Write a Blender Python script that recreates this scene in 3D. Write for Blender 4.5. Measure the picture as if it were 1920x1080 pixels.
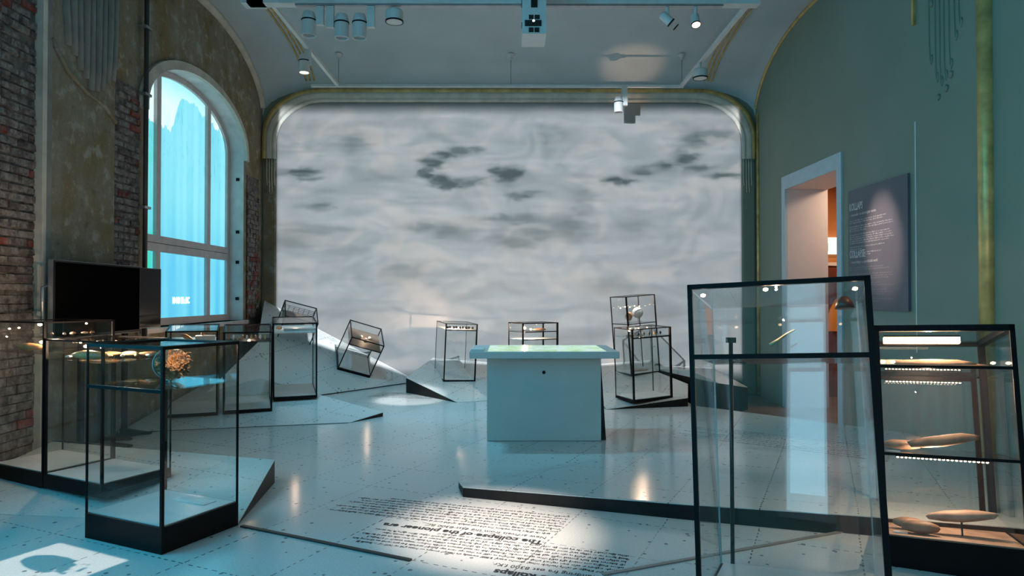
import bpy, bmesh, math, random
from mathutils import Vector, Matrix, Euler, noise

for o in list(bpy.data.objects):
    bpy.data.objects.remove(o)
C = bpy.context.scene.collection
SC = bpy.context.scene
R = math.radians
rnd = random.Random(7)

# ------------------------------------------------------------------ camera, world, lights, exposure
cam = bpy.data.objects.new('camera', bpy.data.cameras.new('camera'))
C.objects.link(cam)
cam.location = (0, 0, 1.5)
cam.rotation_euler = (R(90) + math.atan(17 / 1280), 0, -math.atan(5 / 1280))
cam.data.lens = 24.0
cam.data.sensor_width = 36.0
cam.data.clip_end = 60
SC.camera = cam
SC.view_settings.view_transform = 'Standard'
SC.view_settings.look = 'None'
SC.view_settings.gamma = 1
SC.view_settings.use_curve_mapping = False
SC.view_settings.exposure = 0.0
SC.cycles.use_denoising = True
SC.cycles.max_bounces = 10
SC.cycles.diffuse_bounces = 4
SC.cycles.glossy_bounces = 4
SC.cycles.transmission_bounces = 6
SC.cycles.transparent_max_bounces = 48
SC.cycles.caustics_reflective = False
SC.cycles.caustics_refractive = False
SC.cycles.sample_clamp_indirect = 4.0

W = 4.4            # half width of the hall
DW = 12.15         # back wall
YB = -2.6          # wall behind the viewer
ZC = 5.79          # ceiling

world = bpy.data.worlds.new('world')
SC.world = world
world.use_nodes = True
world.node_tree.nodes['Background'].inputs[0].default_value = (0.35, 0.55, 0.62, 1)
world.node_tree.nodes['Background'].inputs[1].default_value = 0.02

STR = dict(projector=770.0, window=2.5, window_near=11.0, window_rear=4.0, hall=6.0, wash=210.0, floor_spot=3300.0, fish_spot=1100.0,
           far_spot=1300.0, right_spot=450.0, sign_spot=1100.0, corridor=70.0, case=5.0)


class NT:
    """tiny helper to wire shader nodes"""
    def __init__(s, nt):
        s.nt = nt

    def n(s, t, **k):
        x = s.nt.nodes.new(t)
        for a, b in k.items():
            setattr(x, a, b)
        return x

    def put(s, sock, v):
        if isinstance(v, (int, float)):
            sock.default_value = v
        elif isinstance(v, tuple):
            sock.default_value = v if len(v) == len(sock.default_value) else tuple(v) + (1,)
        else:
            s.nt.links.new(v, sock)

    def m(s, op, a, b=None, c=None, clamp=False):
        x = s.n('ShaderNodeMath', operation=op, use_clamp=clamp)
        for i, v in enumerate((a, b, c)):
            if v is not None:
                s.put(x.inputs[i], v)
        return x.outputs[0]

    def mix(s, f, a, b, bt='MIX'):
        x = s.n('ShaderNodeMix', data_type='RGBA', blend_type=bt)
        s.put(x.inputs[0], f)
        s.put(x.inputs[6], a)
        s.put(x.inputs[7], b)
        return x.outputs[2]

    def xyz(s, x=0.0, y=0.0, z=0.0):
        c = s.n('ShaderNodeCombineXYZ')
        for i, v in enumerate((x, y, z)):
            s.put(c.inputs[i], v)
        return c.outputs[0]

    def noise(s, vec, scale=1.0, detail=4.0, rough=.55, dist=0.0):
        x = s.n('ShaderNodeTexNoise')
        if vec is not None:
            s.put(x.inputs['Vector'], vec)
        x.inputs['Scale'].default_value = scale
        x.inputs['Detail'].default_value = detail
        x.inputs['Roughness'].default_value = rough
        x.inputs['Distortion'].default_value = dist
        return x.outputs[0]

    def ramp(s, f, lo, hi, a=0.0, b=1.0):
        x = s.n('ShaderNodeMapRange', clamp=True)
        s.put(x.inputs[0], f)
        for i, v in enumerate((lo, hi, a, b)):
            x.inputs[i + 1].default_value = v
        return x.outputs[0]

    def sep(s, v):
        x = s.n('ShaderNodeSeparateXYZ')
        s.put(x.inputs[0], v)
        return x.outputs

    def pos(s):
        return s.n('ShaderNodeNewGeometry').outputs['Position']


def lamp(name, kind, loc, energy, color, target=None, **k):
    l = bpy.data.lights.new(name, kind)
    l.energy = energy
    l.color = color
    for a, b in k.items():
        setattr(l, a, b)
    o = bpy.data.objects.new(name, l)
    C.objects.link(o)
    o.location = loc
    if target is not None:
        o.rotation_euler = (Vector(target) - Vector(loc)).to_track_quat('-Z', 'Y').to_euler()
    return o


def light_nodes(l):
    """node tree of a lamp, with the plane coordinates u, v of its beam (metres at distance 1)"""
    l.use_nodes = True
    t = NT(l.node_tree)
    em = [x for x in l.node_tree.nodes if x.type == 'EMISSION'][0]
    d = t.sep(t.n('ShaderNodeTexCoord').outputs['Normal'])
    az = t.m('MAXIMUM', t.m('ABSOLUTE', d[2]), .02)
    return t, em, t.m('DIVIDE', d[0], az), t.m('DIVIDE', d[1], az)


# the projector that throws the clouds on the back wall
PX, PY, PZ = 0.28, 8.26, 4.80
pl = lamp('projector_beam', 'SPOT', (PX, PY, PZ), STR['projector'], (1, 1, 1), spot_size=R(160), spot_blend=0.0,
          shadow_soft_size=0.02)
pl.rotation_euler = (R(90), 0, 0)
t, em, u, v = light_nodes(pl.data)
D = DW - 0.05 - PY
X = t.m('ADD', t.m('MULTIPLY', u, D), PX)
Z = t.m('ADD', t.m('MULTIPLY', v, D), PZ)
cosc = t.m('POWER', t.m('ADD', t.m('ADD', t.m('MULTIPLY', u, u), t.m('MULTIPLY', v, v)), 1.0), 1.5)
P1 = t.xyz(t.m('MULTIPLY', X, .75), 0.0, t.m('MULTIPLY', Z, 1.35))
n1 = t.noise(P1, 1.15, 8, .64, 1.2)
P2 = t.xyz(t.m('MULTIPLY', X, .5), 3.7, t.m('MULTIPLY', Z, 2.6))
n2 = t.noise(P2, 1.3, 5, .6, .3)
P3 = t.xyz(t.m('MULTIPLY', X, 1.0), 9.1, t.m('MULTIPLY', Z, 3.4))
n3 = t.noise(P3, 2.6, 7, .68, .6)
P5 = t.xyz(t.m('MULTIPLY', X, .8), 33.0, t.m('MULTIPLY', Z, 11.0))
n5 = t.noise(P5, 1.8, 4, .6)
P4 = t.xyz(t.m('MULTIPLY', X, .35), 21.0, t.m('MULTIPLY', Z, 5.5))
n4 = t.noise(P4, 1.5, 5, .6, .2)
base = t.m('ADD', t.m('ADD', t.ramp(n1, .34, .60, .70, 1.04), t.ramp(n2, .34, .66, -.12, .10)), t.m('ADD', t.ramp(n4, .3, .7, -.07, .07), t.ramp(n5, .3, .7, -.05, .05)))
dark = 0.0
wob = t.m('MULTIPLY', t.m('SUBTRACT', n3, .5), 1.7)
wob2 = t.m('ADD', t.m('MULTIPLY', t.m('SUBTRACT', n2, .5), .35), t.m('MULTIPLY', t.m('SUBTRACT', t.noise(t.xyz(t.m('MULTIPLY', X, 1.6), 55.0, t.m('MULTIPLY', Z, 4.0)), 2.0, 7, .7), .5), .75))
for (px, py, a, b, amp) in ((800, 325, 13, 14, .8), (812, 306, 18, 11, .75), (834, 293, 22, 9, .7), (862, 283, 24, 8, .65), (892, 280, 18, 7, .55),
                            (822, 338, 24, 10, .85), (850, 346, 30, 9, .8), (885, 343, 30, 7, .6), (932, 322, 18, 13, .75), (955, 328, 24, 17, .85),
                            (560, 322, 40, 7, .7), (575, 335, 28, 5, .5), (668, 270, 26, 20, .35), (590, 430, 64, 13, .35), (548, 455, 40, 16, .3),
                            (790, 430, 30, 8, .4), (840, 436, 40, 13, .4), (955, 412, 60, 8, .45), (1010, 440, 50, 14, .4), (1062, 428, 40, 22, .45),
                            (965, 455, 36, 14, .45), (1160, 339, 28, 7, .9), (1205, 322, 30, 9, .65), (1245, 312, 30, 10, .6), (1285, 298, 24, 15, .75),
                            (1310, 318, 28, 9, .6), (1300, 262, 26, 18, .5), (1345, 252, 44, 8, .4), (1090, 385, 22, 30, .28), (975, 366, 24, 6, .6),
                            (1005, 360, 26, 5, .5), (760, 510, 44, 18, .32), (1150, 535, 56, 18, .3), (605, 388, 22, 8, .5), (1360, 330, 40, 4, .6),
                            (640, 470, 40, 10, .25), (1190, 420, 30, 26, .25), (700, 330, 40, 12, .2)):
    amp *= 1.3
    cx, cz = (px - 955) / 1280 * DW, 1.5 - (py - 557) / 1280 * DW
    ea = t.m('DIVIDE', t.m('ADD', t.m('SUBTRACT', X, cx), t.m('MULTIPLY', wob, .42)), a / 1280 * DW)
    eb = t.m('DIVIDE', t.m('ADD', t.m('SUBTRACT', Z, cz), t.m('MULTIPLY', wob2, .42)), b / 1280 * DW)
    g = t.m('POWER', 2.718, t.m('MULTIPLY', t.m('ADD', t.m('MULTIPLY', ea, ea), t.m('MULTIPLY', eb, eb)), -1.0))
    g = t.ramp(g, .06, .8)
    dark = t.m('MAXIMUM', dark, t.m('MULTIPLY', g, amp * .95))
dark = t.m('MULTIPLY', dark, t.ramp(t.m('ADD', n5, t.m('MULTIPLY', n3, .6)), .6, .95, 1.15, .75))
val = t.m('MULTIPLY', base, t.m('SUBTRACT', 1.0, t.m('MINIMUM', dark, .9)))
mask = t.m('MULTIPLY', t.m('MULTIPLY', t.ramp(Z, 4.72, 4.92, 1, 0), t.ramp(Z, .02, .25)),
           t.m('MULTIPLY', t.ramp(X, -4.14, -4.1), t.ramp(X, 4.1, 4.14, 1, 0)))
warm = t.ramp(t.m('ADD', n1, t.m('MULTIPLY', wob, .1)), .45, .7)
col = t.mix(warm, (.80, .90, 1.0), (1.0, .92, .90))
col = t.mix(t.ramp(dark, .1, .7), col, (.74, .92, 1.0))
t.put(em.inputs['Color'], col)
t.put(em.inputs['Strength'], t.m('MULTIPLY', t.m('MULTIPLY', val, mask), cosc))

# added fill: one unseen area lamp above the viewer brightens the hall
hl = lamp('hall_fill', 'AREA', (0.3, 0.6, 5.5), STR['hall'], (.46, .82, 1.0), (0.3, 3.2, 0), shape='RECTANGLE', size=5.0, size_y=2.0)

# spot on the floor lettering, spot with a cut-out over the left corner, spots on the far and right lettering, on the sign
s1 = lamp('spot_beam', 'SPOT', (.7, 2.4, 5.0), STR['floor_spot'], (1, .80, .68), (-.10, 4.40, 0), spot_size=R(17), spot_blend=1.0,
          shadow_soft_size=.05)
s2 = lamp('cutout_beam', 'SPOT', (-2.6, 3.77, 5.0), STR['fish_spot'], (1, .9, .82), spot_size=R(30), spot_blend=.1, shadow_soft_size=.01)
s2.rotation_euler = (0, 0, R(-26))
t, em, u, v = light_nodes(s2.data)
U, V = t.m('MULTIPLY', u, 5.0), t.m('MULTIPLY', v, 5.0)
sq = t.m('MULTIPLY', t.ramp(t.m('ABSOLUTE', U), .315, .33, 1, 0), t.ramp(t.m('ABSOLUTE', V), .315, .33, 1, 0))
nz = t.noise(t.xyz(U, V, 0.0), 13.0, 4)
e1 = t.m('DIVIDE', t.m('ADD', U, .02), .235)
e2 = t.m('DIVIDE', t.m('SUBTRACT', V, .1), .1)
rr = t.m('ADD', t.m('ADD', t.m('MULTIPLY', e1, e1), t.m('MULTIPLY', e2, e2)),
         t.m('MULTIPLY', t.m('SUBTRACT', nz, .45), t.ramp(U, -.02, .16, .5, 8.0)))
t.put(em.inputs['Strength'], t.m('MULTIPLY', sq, t.ramp(rr, .97, 1.03)))
s3 = lamp('far_text_beam', 'SPOT', (-1.9, 8.4, 5.0), STR['far_spot'], (.95, .97, 1), (-1.45, 10.0, 0), spot_size=R(13), spot_blend=.6, shadow_soft_size=.05)
s4 = lamp('right_text_beam', 'SPOT', (2.3, 8.35, 4.9), STR['right_spot'], (1, .78, .68), (2.6, 6.4, 0), spot_size=R(24), spot_blend=.7, shadow_soft_size=.05)
s5 = lamp('sign_beam', 'SPOT', (2.0, 8.35, 4.85), STR['sign_spot'], (1, .72, .6), (4.4, 7.95, 2.15), spot_size=R(15), spot_blend=.8, shadow_soft_size=.05)

# cyan fill beams added at the three cylinder spotlights to tint the floor
for q, (x, tx, ty) in enumerate(((-2.442, -1.6, 10.0), (-2.04, -.9, 7.8), (-1.824, 1.2, 8.4))):
    lamp('cyan_fill_beam', 'SPOT', (x, 8.28, 4.62), STR['wash'] * (1.9, 1.1, 1.7)[q], (.20, .71, 1.0), (tx, ty, 0), spot_size=R((62, 75, 72)[q]), spot_blend=1.0, shadow_soft_size=.08)

# ------------------------------------------------------------------ materials
def mat(name):
    m = bpy.data.materials.new(name)
    m.use_nodes = True
    t = NT(m.node_tree)
    b = m.node_tree.nodes['Principled BSDF']
    return m, t, b


def bump(t, b, h, strength=.3, dist=.01):
    x = t.n('ShaderNodeBump')
    x.inputs['Strength'].default_value = strength
    x.inputs['Distance'].default_value = dist
    t.put(x.inputs['Height'], h)
    t.put(b.inputs['Normal'], x.outputs[0])


def simple(name, col, rough=.5, metal=0.0, var=.12, scale=8.0, bmp=0.0, spec=.5):
    m, t, b = mat(name)
    n = t.noise(t.n('ShaderNodeTexCoord').outputs['Object'], scale, 5)
    dk = tuple(c * (1 - var * 2) for c in col)
    lt = tuple(min(1, c * (1 + var)) for c in col)
    t.put(b.inputs['Base Color'], t.mix(t.ramp(n, .3, .7), dk, lt))
    b.inputs['Roughness'].default_value = rough
    b.inputs['Metallic'].default_value = metal
    b.inputs['Specular IOR Level'].default_value = spec
    if bmp:
        bump(t, b, n, bmp)
    return m


def emis(name, col, st):
    m, t, b = mat(name)
    b.inputs['Base Color'].default_value = tuple(c * .5 for c in col) + (1,)
    b.inputs['Emission Color'].default_value = tuple(col) + (1,)
    b.inputs['Emission Strength'].default_value = st
    return m


M = {}
M['black'] = simple('black_metal', (.004, .003, .004), .45, .0, .1, 8, 0, .16)
M['black_gloss'] = simple('black_gloss', (.006, .006, .007), .12, 0, .05)
M['dark_wood'] = simple('dark_slab_edge', (.013, .009, .008), .5, 0, .25, 6, 0, .25)
M['steel'] = simple('brushed_steel', (.35, .36, .37), .35, .8, .1)
M['white'] = simple('white_paint', (.62, .63, .62), .45, 0, .04)
M['lamp_grey'] = simple('grey_lamp_paint', (.60, .60, .585), .45, 0, .04)
M['table'] = simple('white_lacquer', (.40, .47, .46), .35, 0, .03, 3)
M['deck'] = simple('pale_deck', (.62, .62, .60), .25, 0, .05, 4)
M['brown_deck'] = simple('brown_deck', (.10, .075, .055), .6, 0, .1, 10)
M['gold'] = simple('gold_paint', (.62, .42, .15), .4, .3, .2, 6)
M['moulding'] = simple('grey_stucco', (.55, .52, .45), .7, 0, .12, 5, .15)
M['screen'] = simple('matt_screen', (.30, .30, .295), .9, 0, .01, 2, 0, .1)
M['ceiling'] = simple('ceiling_paint', (.46, .53, .56), .85, 0, .04, 1.2, 0, .2)
M['frame'] = simple('window_frame_paint', (.52, .48, .48), .5, 0, .06)
M['reveal'] = simple('reveal_plaster', (.60, .60, .60), .8, 0, .12, 3, .15)
M['trim_blue'] = simple('door_trim_paint', (.45, .56, .62), .5, 0, .04)
M['pink'] = simple('jamb_paint', (.66, .57, .55), .6, 0, .03, 1.5)
M['orange'] = simple('orange_wall_paint', (.55, .20, .05), .7, 0, .06, 2)
M['redbrown'] = simple('red_brown_wood', (.14, .03, .015), .4, 0, .2, 4)
M['amber'] = simple('amber_paint', (.75, .30, .03), .5, 0, .05)
M['sunk'] = simple('brown_floorboards', (.15, .085, .06), .35, 0, .2, 3)
M['seam'] = simple('dark_crack', (.03, .026, .025), .5)
M['edge_strip'] = simple('pale_edge_strip', (.26, .22, .20), .4)
M['ink'] = simple('dark_ink', (.03, .03, .035), .7)
M['white_ink'] = simple('white_ink', (.62, .60, .60), .7)
M['soft_ink'] = simple('grey_white_ink', (.36, .34, .34), .7)
M['sign'] = simple('slate_sign_board', (.115, .115, .14), .55, 0, .06, 2)
M['tv'] = simple('tv_screen', (.006, .006, .007), .16, 0, .02, 8, 0, .12)
M['tv_back'] = simple('tv_edge', (.22, .24, .26), .3, .7)
M['pipe'] = simple('old_pipe', (.05, .045, .042), .5)
M['bone'] = simple('old_bone', (.55, .42, .22), .55, 0, .25, 14, .3)
M['stone_brown'] = simple('brown_stone', (.32, .17, .10), .6, 0, .3, 9, .4)
M['stone_tan'] = simple('tan_stone', (.42, .26, .18), .6, 0, .2, 9, .3)
M['stone_dark'] = simple('dark_stone', (.06, .05, .045), .5, 0, .3, 12, .3)
M['stone_white'] = simple('white_stone', (.75, .70, .66), .5, 0, .1, 9, .2)
M['stone_orange'] = simple('orange_stone', (.55, .25, .10), .55, 0, .25, 9, .3)
M['fibre'] = simple('brown_plant_fibre', (.20, .10, .035), .6, 0, .5, 16, .8)
M['card'] = simple('white_card', (.75, .74, .72), .7)
M['led'] = emis('warm_led', (1, .62, .34), 14)
M['led_soft'] = emis('soft_led', (1, .70, .45), 14)
M['led_tube'] = emis('bright_led_tube', (1, .66, .36), 26)
M['lamp_on'] = emis('lit_lamp', (1, .75, .5), 7)
M['proj_glow'] = emis('projector_glow', (1, .95, .9), 8)


def glass(name, tint, base_r=.035, top=.55):
    m = bpy.data.materials.new(name)
    m.use_nodes = True
    t = NT(m.node_tree)
    m.node_tree.nodes.remove(m.node_tree.nodes['Principled BSDF'])
    lw = t.n('ShaderNodeLayerWeight')
    lw.inputs['Blend'].default_value = .5
    f = t.m('ADD', t.m('MULTIPLY', t.m('POWER', lw.outputs['Facing'], 5.0), top), base_r)
    tr = t.n('ShaderNodeBsdfTransparent')
    tr.inputs[0].default_value = tint + (1,)
    gl = t.n('ShaderNodeBsdfGlossy')
    gl.inputs['Roughness'].default_value = 0.0
    mx = t.n('ShaderNodeMixShader')
    t.put(mx.inputs[0], f)
    t.put(mx.inputs[1], tr.outputs[0])
    t.put(mx.inputs[2], gl.outputs[0])
    t.put(m.node_tree.nodes['Material Output'].inputs[0], mx.outputs[0])
    return m


M['glass'] = glass('case_glass', (.975, .985, .985))
M['glass_edge'] = simple('ground_glass_edge', (.42, .52, .50), .2, 0, .05)
M['shelf_glass'] = glass('shelf_glass', (.93, .97, .97), .06, .8)
M['acrylic'] = glass('clear_acrylic', (.84, .93, .92), .16, .8)

# terrazzo with dashed seams
TE1, TE2, TS = Vector((.4226, .9063, 0)), Vector((-.9063, .4226, 0)), .58
TU0, TV0 = 2.733 % TS, .987 % TS


def terrazzo(name, col):
    m, t, b = mat(name)
    p = t.pos()
    s = t.sep(p)
    uu = t.m('ADD', t.m('MULTIPLY', s[0], TE1.x), t.m('MULTIPLY', s[1], TE1.y))
    vv = t.m('ADD', t.m('MULTIPLY', s[0], TE2.x), t.m('MULTIPLY', s[1], TE2.y))
    wv = t.m('MULTIPLY', t.m('SUBTRACT', t.noise(p, 7.0, 2), .5), .012)

    def dashes(a, a0, along, ph):
        d = t.m('PINGPONG', t.m('ADD', t.m('SUBTRACT', a, a0), wv), TS / 2)
        ln = t.m('LESS_THAN', d, .0045)
        k = t.m('FRACT', t.m('ADD', t.m('DIVIDE', along, .062), t.m('MULTIPLY', t.noise(p, 5.0, 1), 1.6)))
        return t.m('MULTIPLY', ln, t.m('LESS_THAN', k, .52))
    fade = t.ramp(t.noise(p, .9, 2), .36, .6, .25, 1.0)
    ln = t.m('MAXIMUM', dashes(vv, TV0, uu, 0), dashes(uu, TU0, vv, 0))
    vo = t.n('ShaderNodeTexVoronoi')
    t.put(vo.inputs['Vector'], t.xyz(s[0], s[1], 0.0))
    vo.inputs['Scale'].default_value = 11.0
    chip = t.m('LESS_THAN', vo.outputs['Distance'], t.m('MULTIPLY', t.noise(p, 6.0, 2), .25))
    chip = t.m('MULTIPLY', chip, t.m('GREATER_THAN', t.sep(vo.outputs['Color'])[0], .35))
    g = t.noise(p, 90.0, 3)
    big = t.noise(p, 1.1, 3)
    c = t.mix(t.ramp(g, .3, .7), tuple(x * .88 for x in col), tuple(min(1, x * 1.08) for x in col))
    c = t.mix(t.ramp(big, .3, .7, 0, .18), c, tuple(x * .72 for x in col))
    rdm = t.n('ShaderNodeObjectInfo').outputs['Random']
    c = t.mix(t.m('MULTIPLY', rdm, .07), c, tuple(x * .6 for x in col))
    c = t.mix(t.m('MULTIPLY', chip, .75), c, (.05, .055, .06))
    c = t.mix(t.m('MULTIPLY', t.m('MULTIPLY', ln, fade), .85), c, (.03, .032, .036))
    t.put(b.inputs['Base Color'], c)
    t.put(b.inputs['Roughness'], t.ramp(big, .3, .7, .13, .22))
    b.inputs['Specular IOR Level'].default_value = .30
    return m


M['terrazzo'] = terrazzo('terrazzo_dashed', (.53, .54, .52))


def plaster_left(name):
    m, t, b = mat(name)
    p = t.pos()
    st = t.sep(p)
    v2 = t.xyz(st[0], st[1], t.m('MULTIPLY', st[2], .55))
    n1 = t.noise(v2, 2.2, 7, .62, .5)
    n2 = t.noise(p, 5.5, 6, .65)
    n3 = t.noise(p, 28.0, 3)
    c = t.mix(t.ramp(n1, .36, .64), (.21, .16, .08), (.265, .25, .205))
    c = t.mix(t.ramp(n2, .53, .64, 0, .85), c, (.36, .355, .31))
    c = t.mix(t.ramp(n2, .42, .30, 0, .6), c, (.12, .085, .045))
    c = t.mix(t.ramp(n3, .35, .65, 0, .2), c, (.09, .08, .06))
    t.put(b.inputs['Base Color'], c)
    b.inputs['Roughness'].default_value = .9
    b.inputs['Specular IOR Level'].default_value = .15
    bump(t, b, t.m('ADD', n2, t.m('MULTIPLY', n3, .3)), .5, .02)
    return m


def brick_mat(name, col, limewash):
    m, t, b = mat(name)
    p = t.pos()
    n1 = t.noise(p, 11.0, 5, .65)
    n2 = t.noise(p, 45.0, 3)
    rd = t.n('ShaderNodeObjectInfo').outputs['Random']
    c = t.mix(rd, tuple(x * .65 for x in col), tuple(x * 1.25 for x in col))
    c = t.mix(t.ramp(n1, .40, .62, 0, limewash), c, (.30, .285, .27))
    c = t.mix(t.ramp(n2, .35, .6, .35, 0), c, (.05, .03, .03))
    t.put(b.inputs['Base Color'], c)
    b.inputs['Roughness'].default_value = .9
    b.inputs['Specular IOR Level'].default_value = .15
    bump(t, b, t.m('ADD', n1, t.m('MULTIPLY', n2, .5)), .7, .012)
    return m


M['plaster'] = plaster_left('old_mottled_plaster')
M['mortar'] = simple('lime_mortar', (.16, .145, .135), .95, 0, .3, 14, .5, .1)
M['brick_grey'] = brick_mat('limewashed_brick', (.125, .105, .105), .85)
M['brick_red'] = brick_mat('red_brick', (.20, .045, .035), .35)
M['brick_dark'] = brick_mat('dark_brick', (.09, .06, .06), .5)
M['relief'] = simple('pale_stucco_relief', (.21, .22, .21), .8, 0, .12, 5, .2)


def green_wall(name):
    m, t, b = mat(name)
    p = t.pos()
    n = t.noise(p, 1.1, 4)
    n2 = t.noise(p, 30, 3)
    c = t.mix(t.ramp(n, .3, .7), (.19, .232, .185), (.215, .258, .208))
    t.put(b.inputs['Base Color'], t.mix(t.ramp(n2, .4, .6, 0, .1), c, (.2, .23, .21)))
    b.inputs['Roughness'].default_value = .6
    b.inputs['Specular IOR Level'].default_value = .35
    bump(t, b, n2, .06, .004)
    return m


M['green'] = green_wall('sage_green_wall')

# backlit film on the window panes
def film(name, st, plain=False):
    m, t, b = mat(name)
    s = t.sep(t.pos())
    y, z = s[1], s[2]
    j = t.m('ADD', t.noise(t.xyz(y, 2.0, 0.0), 4.5, 2), t.m('MULTIPLY', t.noise(t.xyz(y, 5.0, 0.0), 14.0, 1), .3))
    edge = t.m('ADD', t.m('ADD', t.ramp(y, 9.4, 9.72, 3.58, 4.12), t.ramp(y, 10.2, 11.3, 0, -.28)), t.m('MULTIPLY', j, .34))
    st1 = t.noise(t.xyz(t.m('MULTIPLY', y, 2.2), 0.0, t.m('MULTIPLY', z, .10)), 1.6, 1)
    st2 = t.noise(t.xyz(t.m('MULTIPLY', y, 2.0), 7.0, t.m('MULTIPLY', z, .7)), 1.5, 5, .6, 1.0)
    c = t.mix(t.ramp(st1, .34, .66), (.06, .48, .76), (.18, .67, .85))
    c = t.mix(t.ramp(z, 1.9, 2.9), c, t.mix(t.ramp(st1, .4, .62), (.17, .64, .78), (.26, .77, .88)))
    c = t.mix(t.m('MULTIPLY', t.ramp(y, 9.08, 8.85), t.ramp(st2, .38, .6)), c, (.02, .66, .34))
    vein = t.noise(t.xyz(t.m('MULTIPLY', y, 9.0), 0.0, t.m('MULTIPLY', z, 2.4)), 2.0, 5, .7, 1.2)
    c = t.mix(t.m('MULTIPLY', t.ramp(vein, .56, .66, 0, .55), t.ramp(z, 2.7, 3.5)), c, (.03, .34, .48))
    up = t.mix(t.ramp(st2, .3, .7), (.62, .95, .96), (.95, 1.0, .98))
    up = t.mix(t.ramp(z, 4.15, 4.55), up, (.3, .8, .88))
    c = t.mix(t.m('GREATER_THAN', z, edge), c, up)
    b.inputs['Base Color'].default_value = (.05, .2, .25, 1)
    b.inputs['Roughness'].default_value = .3
    t.put(b.inputs['Emission Color'], c)
    b.inputs['Emission Strength'].default_value = st
    return m


M['film'] = film('backlit_window_film', STR['window'] * .42)
M['film_near'] = emis('backlit_window_film_near', (.03, .54, .86), STR['window_near'])


def map_screen(name):
    m, t, b = mat(name)
    p = t.pos()
    n = t.noise(p, 5.0, 5, .6, .8)
    n2 = t.noise(p, 14.0, 4)
    c = t.mix(t.ramp(n, .42, .56), (.30, .62, .22), (.55, .85, .75))
    c = t.mix(t.ramp(n, .56, .66), c, (.52, .62, .88))
    c = t.mix(t.ramp(n2, .5, .62, 0, .7), c, (.45, .78, .35))
    b.inputs['Base Color'].default_value = (.05, .05, .05, 1)
    b.inputs['Roughness'].default_value = .15
    t.put(b.inputs['Emission Color'], c)
    b.inputs['Emission Strength'].default_value = .75
    return m


M['map'] = map_screen('glowing_map_screen')


# ------------------------------------------------------------------ mesh helpers
class MB:
    def __init__(s):
        s.v, s.f = [], []

    def poly(s, pts):
        i = len(s.v)
        s.v += [tuple(p) for p in pts]
        s.f.append(tuple(range(i, i + len(pts))))

    def box(s, lo, hi, mx=None):
        (x0, y0, z0), (x1, y1, z1) = lo, hi
        vs = [Vector(p) for p in ((x0, y0, z0), (x1, y0, z0), (x1, y1, z0), (x0, y1, z0), (x0, y0, z1), (x1, y0, z1), (x1, y1, z1), (x0, y1, z1))]
        if mx is not None:
            vs = [mx @ p for p in vs]
        s.hexa(vs)
        return s

    def hexa(s, vs):
        i = len(s.v)
        s.v += [tuple(p) for p in vs]
        s.f += [tuple(i + k for k in q) for q in ((0, 3, 2, 1), (4, 5, 6, 7), (0, 1, 5, 4), (1, 2, 6, 5), (2, 3, 7, 6), (3, 0, 4, 7))]
        return s

    def prism(s, top, bot):
        n = len(top)
        i = len(s.v)
        s.v += [tuple(p) for p in top] + [tuple(p) for p in bot]
        s.f.append(tuple(range(i, i + n)))
        s.f.append(tuple(range(i + 2 * n - 1, i + n - 1, -1)))
        for k in range(n):
            l = (k + 1) % n
            s.f.append((i + k, i + n + k, i + n + l, i + l))
        return s

    def tube(s, pts, r, n=8, r1=None):
        pts = [Vector(p) for p in pts]
        rings = []
        for k, p in enumerate(pts):
            d = (pts[min(k + 1, len(pts) - 1)] - pts[max(k - 1, 0)]).normalized()
            a = d.orthogonal().normalized() if k == 0 else (a - d * a.dot(d)).normalized()
            b = d.cross(a)
            rr = r if r1 is None else r + (r1 - r) * k / (len(pts) - 1)
            i = len(s.v)
            s.v += [tuple(p + (a * math.cos(q * math.tau / n) + b * math.sin(q * math.tau / n)) * rr) for q in range(n)]
            rings.append(i)
        for i, j in zip(rings, rings[1:]):
            s.f += [(i + q, i + (q + 1) % n, j + (q + 1) % n, j + q) for q in range(n)]
        s.f.append(tuple(rings[0] + q for q in reversed(range(n))))
        s.f.append(tuple(rings[-1] + q for q in range(n)))
        return s

    def lathe(s, prof, n=16, mx=None, caps=True):
        rings = []
        for r, z in prof:
            i = len(s.v)
            vs = [Vector((r * math.cos(q * math.tau / n), r * math.sin(q * math.tau / n), z)) for q in range(n)]
            s.v += [tuple(mx @ p if mx is not None else p) for p in vs]
            rings.append(i)
        for i, j in zip(rings, rings[1:]):
            s.f += [(i + q, i + (q + 1) % n, j + (q + 1) % n, j + q) for q in range(n)]
        if caps:
            s.f.append(tuple(rings[0] + q for q in reversed(range(n))))
            s.f.append(tuple(rings[-1] + q for q in range(n)))
        return s

    def blob(s, size, seed=0, amp=.18, sub=2, freq=1.6, mx=None):
        bm = bmesh.new()
        bmesh.ops.create_icosphere(bm, subdivisions=sub, radius=1)
        off = Vector((seed * 3.1, seed * 1.7, seed * .9))
        i = len(s.v)
        bm.verts.ensure_lookup_table()
        for p in bm.verts:
            k = 1 + amp * noise.noise(p.co * freq + off) * 1.6
            q = Vector((p.co.x * size[0] * k, p.co.y * size[1] * k, p.co.z * size[2] * k))
            s.v.append(tuple(mx @ q if mx is not None else q))
        s.f += [tuple(i + x.index for x in f.verts) for f in bm.faces]
        bm.free()
        return s

    def build(s, name, m, parent=None, loc=None, smooth=False, weld=False, **tags):
        me = bpy.data.meshes.new(name)
        me.from_pydata(s.v, [], s.f)
        me.validate()
        bm = bmesh.new()
        bm.from_mesh(me)
        if weld:
            bmesh.ops.remove_doubles(bm, verts=bm.verts, dist=.0005)
        bmesh.ops.recalc_face_normals(bm, faces=bm.faces)
        bm.to_mesh(me)
        bm.free()
        if smooth:
            for p in me.polygons:
                p.use_smooth = True
        me.materials.append(M[m] if isinstance(m, str) else m)
        return link(name, me, parent, loc, **tags)


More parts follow.
